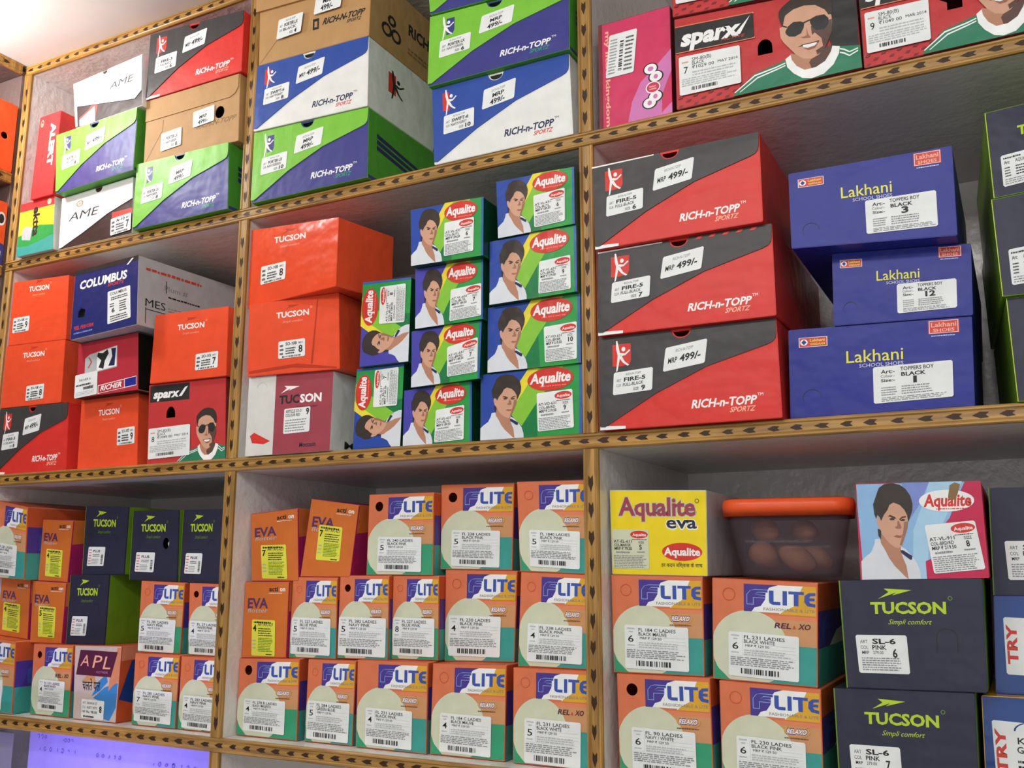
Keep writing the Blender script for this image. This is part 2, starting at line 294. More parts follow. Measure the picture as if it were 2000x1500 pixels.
# ------------------------------------------------------------------ measured places: x, y, z of the base, turn in degrees, front outline in mm (TL TR BR BL)
G={
1:(-0.1257,-0.0185,0.6765,0.0,(-115.0,131.3,113.6,115.0,115.0,0.0,-115.0,0.8)),
2:(-0.3291,-0.026,0.6583,0.0,(-105.2,94.7,79.2,109.0,87.6,5.4,-87.6,0.0)),
3:(-0.3547,-0.0255,0.5345,0.0,(-115.4,121.9,102.8,128.7,102.8,7.7,-102.8,0.0)),
4:(-0.3638,-0.005,0.4305,0.0,(-101.0,103.3,91.2,110.0,97.5,0.0,-97.5,0.0)),
5:(-0.1265,-0.014,0.5511,0.0,(-116.5,125.8,109.0,125.0,113.3,0.0,-113.3,3.9)),
6:(-0.1381,-0.0175,0.4305,0.0,(-112.9,124.5,107.4,120.5,112.9,0.0,-112.9,0.0)),
7:(-0.5052,-0.0215,0.5387,0.0,(-26.8,169.9,34.4,171.5,32.6,0.2,-32.6,0.0)),
8:(-0.5192,-0.0145,0.4305,0.0,(-55.8,107.7,43.4,108.0,52.4,0.0,-52.4,0.0)),
9:(0.1441,-0.021,0.6676,0.0,(-119.1,137.2,116.1,117.6,114.2,0.0,-114.2,6.7)),
10:(0.1425,-0.0205,0.5477,0.0,(-115.2,126.3,115.3,119.5,116.5,0.0,-116.5,8.1)),
11:(0.1422,-0.016,0.4305,0.0,(-118.0,125.0,116.5,116.9,117.7,0.0,-117.7,0.0)),
12:(0.49,-0.0225,0.6585,0.0,(-126.0,131.4,112.7,110.4,116.2,0.0,-116.2,11.0)),
13:(0.4856,-0.017,0.5538,0.0,(-115.2,115.4,118.1,104.4,117.6,0.4,-117.6,0.0)),
14:(0.4889,-0.0065,0.4305,0.0,(-119.3,123.0,108.8,123.3,113.5,0.0,-113.5,0.0)),
15:(0.6909,0.002,0.4305,0.0,(-51.5,158.5,53.8,160.0,52.1,0.0,-52.1,0.0)),
16:(0.8685,-0.008,0.4305,0.0,(-115.6,131.0,114.8,113.5,116.4,0.0,-116.4,0.0)),
17:(0.8676,-0.013,0.5444,0.0,(-114.7,143.2,115.0,119.5,115.2,0.0,-115.2,17.5)),
18:(1.0878,-0.0065,0.4305,0.0,(-101.2,127.6,106.3,119.3,101.1,0.0,-101.1,0.0)),
19:(-0.5085,0.0,0.254,0.0,(-84.0,132.1,75.3,124.5,83.0,0.0,-83.0,5.3)),
20:(-0.5096,0.0,0.1356,0.0,(-85.7,123.3,82.7,118.0,85.7,0.0,-85.7,1.8)),
21:(-0.4956,0.0015,0.011,0.0,(-99.7,126.1,91.8,124.0,99.7,0.0,-99.7,0.0)),
22:(-0.2896,-0.031,0.241,-3.0,(-92.1,129.6,80.4,131.2,89.6,6.0,-89.6,0.0)),
23:(-0.2991,-0.005,0.138,0.0,(-84.3,101.4,68.9,106.5,79.3,1.9,-79.3,0.0)),
24:(-0.1086,-0.003,0.147,0.0,(-85.6,122.9,84.1,117.5,87.2,0.0,-87.2,2.1)),
25:(-0.305,0.0125,0.011,0.0,(-79.4,126.6,66.1,128.3,75.7,0.0,-75.7,0.0)),
26:(-0.1075,0.0035,0.011,0.0,(-96.7,137.8,79.9,135.7,88.9,0.0,-88.9,0.0)),
27:(0.1212,-0.0223,0.2522,-12.0,(-110.5,139.1,111.8,108.5,110.9,0.0,-110.9,4.8)),
28:(0.1276,-0.016,0.1326,0.0,(-95.5,123.6,84.8,119.6,91.8,0.0,-91.8,5.0)),
29:(0.1173,-0.0095,0.011,0.0,(-83.1,126.3,85.5,121.7,83.1,0.0,-83.1,0.0)),
30:(0.2949,-0.0105,0.1326,0.0,(-41.1,131.2,46.2,127.4,43.9,0.0,-43.9,0.1)),
31:(0.2788,-0.001,0.011,0.0,(-38.6,121.3,46.3,121.2,42.5,0.0,-42.5,0.0)),
32:(0.5504,-0.0205,0.2918,0.0,(-62.5,85.2,58.9,83.2,58.9,1.8,-58.9,0.0)),
33:(0.5424,-0.016,0.1984,0.0,(-66.9,92.6,66.9,94.8,66.9,1.7,-66.9,0.0)),
34:(0.5384,-0.006,0.1043,0.0,(-70.9,93.6,70.9,95.4,70.9,0.5,-70.9,0.0)),
35:(0.5309,-0.0015,0.011,0.0,(-76.8,92.8,78.3,93.4,76.9,0.0,-76.9,0.0)),
36:(0.4144,-0.032,0.2665,0.0,(-63.2,88.9,60.2,86.1,60.2,0.0,-60.2,2.1)),
37:(0.4104,-0.018,0.1777,0.0,(-58.3,90.6,56.3,88.5,56.3,1.5,-56.3,0.0)),
38:(0.4015,-0.0115,0.0934,0.0,(-57.8,83.7,59.8,85.3,56.7,3.0,-56.7,0.0)),
39:(0.3834,-0.0015,0.011,0.0,(-57.5,81.5,56.8,84.6,57.5,0.0,-57.5,0.0)),
40:(0.7542,-0.037,0.246,0.0,(-111.5,115.0,109.8,116.8,109.1,1.2,-109.1,0.0)),
41:(0.7569,-0.0265,0.1322,0.0,(-111.9,113.4,114.4,114.6,114.0,0.0,-114.0,0.6)),
42:(0.7543,-0.016,0.011,0.0,(-114.4,121.4,114.1,120.8,115.1,0.0,-115.1,0.0)),
43:(0.9833,-0.034,0.1958,0.0,(-87.9,106.7,91.8,104.9,89.1,0.0,-89.1,13.0)),
44:(1.0056,-0.0025,0.1121,0.0,(-70.9,93.3,78.6,82.4,74.0,0.0,-74.0,5.2)),
45:(0.9741,0.0,0.011,0.0,(-95.7,107.8,104.2,100.8,99.0,0.0,-99.0,0.0)),
46:(1.1647,-0.0147,0.2371,4.0,(-54.3,101.1,59.2,111.4,53.6,9.0,-53.6,0.0)),
47:(1.1623,-0.0133,0.1255,4.0,(-53.9,111.0,58.4,120.4,52.3,1.4,-52.3,0.0)),
48:(1.1652,-0.0054,0.011,4.0,(-51.9,114.2,55.4,115.6,50.6,0.0,-50.6,0.0)),
49:(-0.5459,0.012,-0.1814,0.0,(-49.4,146.2,41.8,131.0,49.4,0.0,-49.4,3.9)),
50:(-0.4557,0.04,-0.1857,0.0,(-41.0,114.0,42.3,110.2,40.0,0.0,-40.0,2.8)),
51:(-0.3254,0.039,-0.1716,0.0,(-56.6,121.0,52.8,115.8,52.6,0.2,-52.6,0.0)),
52:(-0.2011,0.038,-0.1836,0.0,(-58.7,120.3,50.5,118.9,56.4,0.0,-56.4,3.0)),
53:(-0.0946,0.0395,-0.1859,0.0,(-47.3,121.0,46.1,120.0,46.3,0.0,-46.3,1.8)),
54:(-0.551,0.038,-0.2875,0.0,(-44.3,109.6,37.9,106.3,44.3,0.0,-44.3,6.0)),
55:(-0.4556,0.0365,-0.2925,0.0,(-48.9,109.5,42.0,106.4,42.2,0.7,-42.2,0.0)),
56:(-0.3552,0.038,-0.2918,0.0,(-50.5,119.7,48.4,119.9,48.9,1.8,-48.9,0.0)),
57:(-0.1726,0.0345,-0.2987,0.0,(-51.0,116.9,50.4,114.1,48.8,0.6,-48.8,0.0)),
58:(-0.0648,0.0365,-0.2996,0.0,(-49.4,114.6,44.7,112.8,44.2,0.6,-44.2,0.0)),
59:(-0.5426,0.008,-0.4123,0.0,(-52.7,130.4,46.3,123.7,52.7,0.0,-52.7,0.0)),
60:(-0.4155,0.0255,-0.4123,0.0,(-55.9,119.6,47.9,120.5,50.0,0.0,-50.0,0.0)),
61:(-0.2987,0.0225,-0.4123,0.0,(-61.6,120.8,53.1,123.1,51.8,0.0,-51.8,0.0)),
62:(-0.1634,0.0245,-0.4123,0.0,(-51.3,113.2,50.2,113.8,49.0,0.0,-49.0,0.0)),
63:(-0.0633,0.0255,-0.4123,0.0,(-47.7,112.2,46.9,112.9,46.8,0.0,-46.8,0.0)),
64:(0.0665,0.0355,-0.1816,0.0,(-55.8,105.7,40.3,112.5,47.8,0.6,-47.8,0.0)),
65:(0.1625,0.038,-0.1748,0.0,(-31.3,119.5,60.3,107.1,47.4,0.0,-47.4,0.5)),
66:(0.2935,0.044,-0.1718,0.0,(-56.9,119.4,58.5,118.8,58.5,0.0,-58.5,0.0)),
67:(0.4118,0.0625,-0.1648,0.0,(-59.0,123.9,62.3,121.8,59.0,0.0,-59.0,1.5)),
68:(0.5468,0.0365,-0.1701,0.0,(-55.2,125.8,54.0,123.9,50.6,0.0,-50.6,3.8)),
69:(0.0553,0.031,-0.2984,0.0,(-44.6,116.4,44.6,116.9,44.6,3.1,-44.6,0.0)),
70:(0.1452,0.036,-0.2951,0.0,(-42.3,120.4,43.4,119.9,44.6,1.2,-44.6,0.0)),
71:(0.2356,0.0385,-0.2928,0.0,(-44.4,120.6,45.1,120.6,45.1,1.0,-45.1,0.0)),
72:(0.3212,0.047,-0.291,0.0,(-39.7,118.9,39.7,118.9,39.7,1.1,-39.7,0.0)),
73:(0.4177,0.063,-0.2916,0.0,(-56.0,127.7,60.9,126.3,56.0,3.0,-56.0,0.0)),
74:(0.5448,0.0365,-0.2911,0.0,(-47.1,124.3,55.4,120.5,51.9,0.4,-51.9,0.0)),
75:(0.0707,0.027,-0.4123,0.0,(-60.0,113.5,59.2,117.6,59.5,0.0,-59.5,0.0)),
76:(0.185,0.0305,-0.4123,0.0,(-41.5,117.2,46.2,118.6,43.3,0.0,-43.3,0.0)),
77:(0.2964,0.0275,-0.4123,0.0,(-60.4,120.3,60.6,121.8,59.6,0.0,-59.6,0.0)),
78:(0.418,0.0305,-0.4123,0.0,(-55.2,120.4,61.0,123.4,58.1,0.0,-58.1,0.0)),
79:(0.5433,0.028,-0.4123,0.0,(-52.9,120.8,57.1,121.2,53.7,0.0,-53.7,0.0)),
80:(0.6973,0.0265,-0.1722,0.0,(-64.2,110.5,65.0,105.6,62.8,0.0,-62.8,2.3)),
82:(0.693,0.026,-0.2912,0.0,(-59.8,120.9,60.8,118.7,58.8,0.2,-58.8,0.0)),
83:(0.8207,0.0355,-0.2982,0.0,(-57.9,124.5,68.4,119.0,61.5,0.0,-61.5,4.4)),
84:(1.0039,0.034,-0.1758,0.0,(-65.2,110.2,66.9,108.1,66.6,2.6,-66.6,0.0)),
85:(0.9865,0.0335,-0.2957,0.0,(-73.6,119.0,77.0,121.9,72.0,2.0,-72.0,0.0)),
86:(0.9715,0.0255,-0.4123,0.0,(-70.3,116.0,75.0,118.0,70.2,0.0,-70.2,0.0)),
87:(0.7004,0.022,-0.4123,0.0,(-60.5,120.7,58.9,120.9,59.1,0.0,-59.1,0.0)),
88:(0.825,0.031,-0.4123,0.0,(-57.0,117.9,61.3,113.6,58.1,0.0,-58.1,0.0)),
89:(1.134,0.082,-0.1925,0.0,(-57.6,120.3,69.7,118.1,62.4,0.9,-62.4,0.0)),
90:(1.1218,0.0795,-0.299,0.0,(-49.9,106.0,62.6,106.8,56.6,0.0,-56.6,0.2)),
91:(1.102,0.0575,-0.4123,0.0,(-50.6,113.2,61.0,112.9,54.7,0.0,-54.7,0.0)),
}
MAN_A=[
('yellow',(481,1011,604,1012,527,915,470,758,436,667,372,544,332,444,320,498,398,831)),
('lime',(604,1012,826,1006,798,957,551,467,437,211,420,170,344,293,309,359,332,444,372,544,436,675,470,758,527,915)),
('green',(826,1006,1000,1000,1000,0,438,0,420,170,437,211,551,467,798,957)),
('dgreen',(557,475,575,1,438,0,420,170,437,211)),
('edge',(971,1000,1000,1000,1000,0,971,0)),
('shirt',(118,401,154,405,203,248,298,105,309,323,344,293,391,217,420,152,438,63,439,1,3,1,4,182,35,223,83,271,110,348)),
('skin2',(154,485,184,428,220,361,262,316,306,333,306,271,321,199,339,135,350,1,327,23,251,136,215,211,191,285,160,360)),
('hair',(142,504,169,492,163,395,145,433)),
('skin',(141,620,159,609,171,643,201,728,248,774,295,785,342,742,369,668,373,579,367,510,349,441,332,382,315,332,291,306,262,316,220,361,184,428,166,483,148,521,138,576)),
('skin3',(343,566,372,570,367,510,349,441,332,382,315,332,300,338,320,410,335,487)),
('hair',(123,650,118,749,134,800,152,860,170,915,212,951,271,959,330,940,371,896,401,830,415,749,410,679,390,612,373,561,369,632,351,688,319,737,272,763,242,739,225,689,195,640,173,580,162,617,148,642,140,621,135,603)),
('dark',(225,625,243,640,278,617,288,598,272,602,243,620)),
('dark',(308,595,331,620,359,625,360,612,331,604,315,582)),
('dark',(234,600,255,612,278,596,266,585,243,587)),
('dark',(315,584,337,596,355,589,343,574,321,574)),
('skin3',(296,581,307,575,321,516,315,497,285,501,271,514,290,527)),
('lip',(260,425,285,438,300,430,326,432,314,409,291,407)),
('navy',(303,285,321,287,388,226,382,190,368,193,309,257)),
]
MAN_B=[
('black',(783,1000,1000,1000,994,261,859,318,820,657)),
('shirt',(321,0,444,196,565,251,616,276,668,294,859,321,900,299,1000,262,1000,2)),
('white',(332,38,448,184,564,223,615,248,616,236,564,208,450,168,338,32)),
('white',(361,31,462,153,563,196,615,221,615,208,563,181,464,138,367,28)),
('white',(899,278,923,257,946,218,989,241,989,227,945,204,919,243,898,263)),
('white',(897,236,921,215,944,176,988,213,988,198,943,160,917,201,897,221)),
('white',(617,283,645,319,735,264,862,323,900,299,893,220,861,107,809,26,746,6,700,31,655,105,624,189)),
('skin2',(644,334,672,314,711,254,755,234,790,260,842,336,863,323,853,260,821,168,771,120,713,118,674,179,650,261)),
('shade',(755,234,790,260,842,336,863,323,853,260,821,168,771,120,750,119,739,191)),
('skin',(627,769,674,843,733,862,792,844,838,773,870,679,872,612,866,505,844,400,827,321,790,253,754,225,711,245,672,314,638,407,616,466,599,530,596,646,615,659)),
('shade',(761,595,764,493,779,515,811,436,816,341,778,308,783,256,805,278,827,321,866,491,872,634)),
('hair',(595,782,598,839,616,882,655,938,702,977,762,989,831,960,864,894,877,808,875,691,856,688,838,758,791,831,732,851,676,831,630,778,623,727,614,660,603,700)),
('black',(626,593,642,647,671,685,709,677,729,652,724,597,708,539,676,516,645,528,629,563)),
('black',(757,675,793,704,835,701,855,648,852,584,829,529,787,540,768,585,759,632)),
('black',(725,661,757,678,759,663,727,645)),
('black',(609,676,639,645,635,632,607,663)),
('skin3',(737,598,744,516,758,467,719,476,702,498,718,492,737,505)),
('dark',(687,388,713,408,761,408,800,416,792,387,761,391,716,389)),
('white',(713,398,761,398,790,401,774,366,739,356,715,372)),
('lip',(713,371,739,354,773,363,793,380,772,338,738,332)),
]
# ------------------------------------------------------------------ shelving
X = (-0.6064, 0.0, 0.62, 1.24); Z = (0.8356, 0.4195, 0.0, -0.4233, -0.845); D = 0.378; HT = 0.0102
def trim_mesh(name, p0, length, axis, spacing, wood, flip=False, face='y'):
    """moulded wooden edge strip with two raised beads and a row of dark arrow inlays"""
    w = 0.0105
    prof = [(-w, 0.002), (-w, -0.002), (-0.0088, -0.0042), (-0.0068, -0.0042), (-0.0054, -0.0024), (-0.0042, -0.003), (0.0042, -0.003), (0.0054, -0.0024), (0.0068, -0.0042), (0.0088, -0.0042), (w, -0.002), (w, 0.002)]
    V = []; F = []; I = []; n = len(prof)
    def pt(t, s, d):
        if face == 'y': return (p0[0] + t, p0[1] + d, p0[2] + s) if axis == 'x' else (p0[0] + s, p0[1] + d, p0[2] + t)
        return (p0[0] - d, p0[1] + t, p0[2] + s)
    for t in (0, length): V += [pt(t, s, d) for s, d in prof]
    for i in range(n): F.append((i, (i + 1) % n, n + (i + 1) % n, n + i))
    F += [tuple(range(n - 1, -1, -1)), tuple(range(n, 2 * n))]; I = [0] * len(F)
    r = random.Random(name + str(p0)); t = spacing * 0.6
    sg = -1 if flip else 1
    while t < length - 0.012:
        L = spacing * r.uniform(0.52, 0.68); a = 0.0041 * r.uniform(0.8, 1.05); k = len(V)
        sh = [(-0.5, -0.75), (-0.30, 0), (-0.5, 0.75), (0.02, 0.9), (0.5, 0.0), (0.02, -0.9)]
        V += [pt(t + sg * x * L, y * a + r.uniform(-0.0003, 0.0003), -0.00325) for x, y in sh]; F.append(tuple(range(k, k + 6))); I.append(1)
        t += spacing * r.uniform(0.94, 1.06)
    return mesh(name, V, F, [wood, INLAY], I)
unit = thing('display_shelving', 'built-in white laminate display shelving with inlaid oak edge strips, full of boxes', 'shelving', (0, 0, Z[4]))
def upart(name, me, root): 
    o = link(name, me, root); o.location = -root.location; return o
def slab(name, a, b, mat, root):
    bm = bmesh.new(); add_box(bm, a, b, 0.0004); return upart(name, bm_mesh(name, bm, [mat]), root)
for z in Z: slab('shelf_board', (X[0] - HT, 0, z - HT), (X[3] + HT, D, z + HT), LAMINATE, unit)
for i, x in enumerate(X):
    for j in range(4): slab('divider', (x - HT, 0, Z[j + 1] + HT), (x + HT, D, Z[j] - HT), LAMINATE, unit)
slab('back_panel', (X[0] - HT, D, Z[4] - HT), (X[3] + HT, D + 0.012, Z[0] + HT), LAMINATE, unit)
for z in Z: upart('edge_trim', trim_mesh('edge_trim', (X[0] - 0.0105, -0.002, z), X[3] - X[0] + 0.021, 'x', 0.0275, WOOD_H, flip=True), unit)
for x in X:
    for j in range(4): upart('edge_trim', trim_mesh('edge_trim', (x, -0.002, Z[j + 1] + 0.0105), Z[j] - Z[j + 1] - 0.021, 'z', 0.034, WOOD_V, flip=True), unit)
# the unit on the side wall, at right angles
side = thing('side_shelving', 'wooden edged shelving on the side wall, at the left edge', 'shelving', (X[0], -0.3, Z[4]))
ZS = (Z[0], 0.60, 0.409, 0.0, Z[3])
XL = X[0] - 0.0105
for z in ZS:
    slab('shelf_board', (XL - 0.32, -1.0, z - HT), (XL, -0.012, z + HT), SHADED_LAMINATE, side)
    upart('edge_trim', trim_mesh('edge_trim', (XL + 0.002, -1.0, z), 0.985, 'y', 0.0275, WOOD_V, face='x'), side)
slab('end_panel', (XL - 0.32, -0.011, Z[4]), (XL - 0.001, 0.0, Z[0]), SHADED_LAMINATE, side)
slab('back_panel', (XL - 0.332, -1.0, Z[4]), (XL - 0.32, -0.0, Z[0]), SHADED_LAMINATE, side)
# room shell
def shell(name, a, b, mat):
    bm = bmesh.new(); add_box(bm, a, b); o = link(name, bm_mesh(name, bm, [mat])); o['kind'] = 'structure'
shell('ceiling', (-1.2, -3.6, Z[0] + 0.0106), (3.0, 0.6, Z[0] + 0.05), PLASTER)
shell('wall_back', (-1.2, D + 0.0125, -1.75), (3.0, D + 0.10, Z[0] + 0.0106), PLASTER)
shell('wall_left', (-1.2, -3.6, -1.75), (XL - 0.333, D + 0.012, Z[0] + 0.0106), PLASTER)
shell('floor', (-1.2, -3.6, -1.80), (3.0, 0.6, -1.75), CONCRETE)
# ------------------------------------------------------------------ print designs
def emblem(cv, x0, y0, x1, y1, left, right, fig='white'):
    w, h = x1 - x0, y1 - y0; T = lambda P: [(x0 + a * w, y0 + b * h) for a, b in P]
    cv.poly(T([(0, 0.02), (0.5, 0), (0.5, 1), (0, 1)]), left); cv.poly(T([(0.45, 0), (0.9, 0.06), (1, 0.25), (1, 1), (0.45, 1)]), right)
    cv.poly(T([(.2, 1.16), (.28, 1.16), (.36, .8), (.43, .5), (.36, .2), (.26, -.2), (.18, -.24), (.24, .18), (.28, .5), (.2, .8)]), fig)
    cv.ell(x0 + .60 * w, y0 + .76 * h, .105 * w, .105 * h, fig, 14)
    cv.poly(T([(.36, .57), (.5, .46), (.7, .48), (.97, .68), (.92, .73), (.68, .56), (.46, .60)]), fig)
    cv.poly(T([(.36, .5), (.5, .46), (.66, .2), (.9, .03), (.8, .0), (.55, .16), (.4, .34)]), fig)
def st_price(two, n):
    c = Canvas()
    c.text('RICH-N-TOPP', .26, .72, .42, .13, 'grey', .01)
    if two: c.text('MRP', .30, .44, .36, .19, 'ink', .03); c.text('499/-', .24, .10, .46, .24, 'ink', .03)
    else: c.text('MRP', .1, .30, .22, .22, 'ink', .02); c.text('499/-', .38, .28, .5, .28, 'ink', .03)
    return c
def st_rnt(art, clr, size):
    c = Canvas()
    c.text('RICH-N-TOPP', .32, .8, .38, .1, 'ink'); c.text('ART', .08, .55, .12, .13, 'ink'); c.text(art, .27, .54, .55, .17, 'ink', .03)
    c.text('CLR', .08, .34, .12, .12, 'ink'); c.text(clr, .25, .33, .52, .14, 'ink', .01); c.text('SIZE', .52, .1, .14, .12, 'ink'); c.text(size, .72, .07, .1 + .08 * (len(size) > 1), .2, 'ink', .03)
    return c
FLAP = [(0.002, 0.035), (0.03, 0.03), (0.33, 0.345), (0.62, 0.58), (0.945, 0.742), (0.975, 0.765), (0.99, 0.80), (0.995, 0.85), (0.998, 0.995)] + [(0.545, 0.995)] + [(p[0], p[1]) for p in arc(.485, .985, .055, .085, -10, -170, 10)] + [(0.425, 0.995), (0.002, 0.995)]
def rnt(b, scheme, art, clr, size, two=True, dx=0.0):
    fl, body, el, er, tx, sp = dict(black=('rntblack', 'rntred', 'rntred', 'rntred', 'white', 'palered'), green=('rntgreen', 'navy', 'rntgreen', 'navy', 'white', 'tgreen'), blue=('rntblue', 'rntwhite', 'rntred', 'rntblue', 'navyd', 'rntred'))[scheme]
    c = b.front
    c.text('RICH-n-TOPP', .525, .16, .345, .082, tx, .03, .01); c.text('TM', .88, .235, .03, .03, tx); c.text('SPORTZ', .73, .09, .13, .05, sp, .02, .01)
    if scheme == 'black': c.poly([(0, 0), (.15, 0), (.15, .03), (0, .045)], 'white')
    f = Canvas()
    emblem(f, .082, .665, .192, .905, el, er)
    b.flap('lid_flap', FLAP, f, fl, {'black': 'charcoal flap', 'green': 'bright green flap', 'blue': 'blue flap'}[scheme])
    b.sticker('price_sticker', quad(.385 + dx, .56, .62 + dx, .81, .055, .010), st_price(two, 0), on='flap')
    b.sticker('size_label', quad(.085, .36, .315, .60, .025, .004), st_rnt(art, clr, size), on='flap')
    if scheme == 'green':
        for k in range(3): b.right.poly([(.07, .70 - k * .085), (.52, .56 - k * .085), (.57, .50 - k * .085), (.07, .635 - k * .085)], 'navyd')
        b.right.rect(0, 0, 1, .05, 'navy')
    elif scheme == 'blue':
        emblem(b.right, .18, .42, .34, .72, 'rntred', 'rntwhite', 'ink')
        for k, x in enumerate((.64, .76, .88)): b.right.poly([(x, .0), (x + .10, .0), (x + .10, 1), (x + .055, .75)], 'navyd')
def st_tuc(art, size, s):
    c = Canvas()
    c.rows(.05, .2, .2, .9, 3, 'ink', s, .6); c.text(art, .27, .72, .42, .17, 'ink', .03); c.rows(.27, .22, .68, .64, 3, 'ink', s + 1, .65)
    c.text(size, .76, .25, .15, .4, 'ink', .02); c.text('MRS', .76, .74, .17, .12, 'grey', .01); c.bars(.15, .04, .85, .13, 'ink', s); return c
def arrow(cv, x0, y0, x1, y1, m):
    w, h = x1 - x0, y1 - y0
    cv.poly([(x0 + a * w, y0 + b * h) for a, b in ((0, 0), (.32, .62), (.18, .95), (1, .78), (.42, .30), (.55, .58))], m)
def tucson_red(b, art, size, s, sx, sy, tx=.27, ty=.79):
    c = b.front
    arrow(c, tx + .09, ty + .1, tx + .26, ty + .17, 'tucarrow'); c.text('TUCSON', tx, ty, .36, .075, 'white', .03); c.ring(tx + .385, ty + .1, .012, .016, .004, 'palered', 12)
    c.text('Simpli comfort', tx + .07, ty - .075, .22, .03, 'palered', 0, .01)
    b.sticker('size_label', quad(sx, sy, sx + .29, sy + .235, .012), st_tuc(art, size, s))
def st_sl(size, col, art):
    c = Canvas()
    c.text('ART', .08, .78, .15, .09, 'ink'); c.text(art, .32, .77, .46, .13, 'ink', .03); c.text('COL', .08, .63, .15, .09, 'ink'); c.text(col, .31, .62, .28, .11, 'ink', .02)
    c.text('MRP', .10, .50, .14, .08, 'ink', .01); c.text('279.00', .32, .50, .2, .08, 'ink'); c.text(size, .7, .42, .09, .22, 'ink', .02); c.rows(.08, .08, .85, .44, 6, 'grey', len(col), .5); return c
def st_plus(s):
    c = Canvas()
    c.rows(.05, .1, .22, .95, 6, 'lakred', s, .4); c.text('PLUS', .3, .72, .42, .12, 'ink', .03); c.rows(.3, .5, .72, .66, 2, 'ink', s + 2, .5); c.rows(.25, .1, .68, .42, 4, 'grey', s + 3, .4); c.bars(.8, .1, .92, .62, 'ink', s, False); return c
def tucson_dark(b, st, plus=True, white_dot=False, tab=True):
    for f in (b.right, b.left): f.rect(0, 0, 1, 1, 'sidelime')
    c = b.front
    tx, ty = (.20, .70) if plus else (.22, .69)
    c.rect(0, 0, .009, 1, 'sidelime')
    arrow(c, tx + .06, ty + .135, tx + .30, ty + .235, 'limegreen'); c.text('TUCSON', tx, ty, .53, .10, 'limegreen', .035); c.ring(tx + .56, ty + .135, .016, .02, .005, 'sidelime', 12)
    c.text('Simpli comfort', tx + .12, ty - .10, .30, .045, 'limegreen' if not plus else 'sidelime', 0, .015)
    if tab:
        if plus: c.ring(.72, .52, .075, .065, .006, 'ink', 20, -.1, .55)
        else: c.ring(.745, .47, .075, .085, .007, 'ink', 20, -.02, .52); c.rect(.671, .33, .677, .47, 'ink'); c.rect(.813, .33, .819, .47, 'ink')
    q = quad(.12, .12, .52, .40, 0, .01) if plus else quad(.10, .14, .47, .49, .0, -.005)
    b.sticker('size_label', q, st)
def st_flite(size, art, col, s):
    c = Canvas()
    c.rect(.20, .48, .204, .97, 'lgrey'); c.rect(.03, .47, .97, .474, 'lgrey')
    c.rows(.04, .9, .17, .95, 1, 'lgrey', s, .8); c.rows(.07, .83, .14, .87, 1, 'lgrey', s, .8); c.text(size, .055, .61, .09, .15, 'ink', .005); c.rows(.04, .52, .16, .56, 1, 'lgrey', s + 9, .8)
    c.text(art, .225, .86, .58, .075, 'ink', .006); c.text(col, .225, .765, .44, .075, 'ink', .006); c.text('MRP ₹ 129 50', .245, .68, .34, .055, 'ink')
    for y in (.66, .74, .59): c.rect(.62, y, .96, y + .004, 'lgrey')
    c.rows(.225, .49, .9, .64, 3, 'lgrey', s + 1, .6); c.rows(.03, .25, .97, .46, 5, 'grey', s + 2, .55); c.bars(.18, .07, .72, .19, 'ink', s); return c
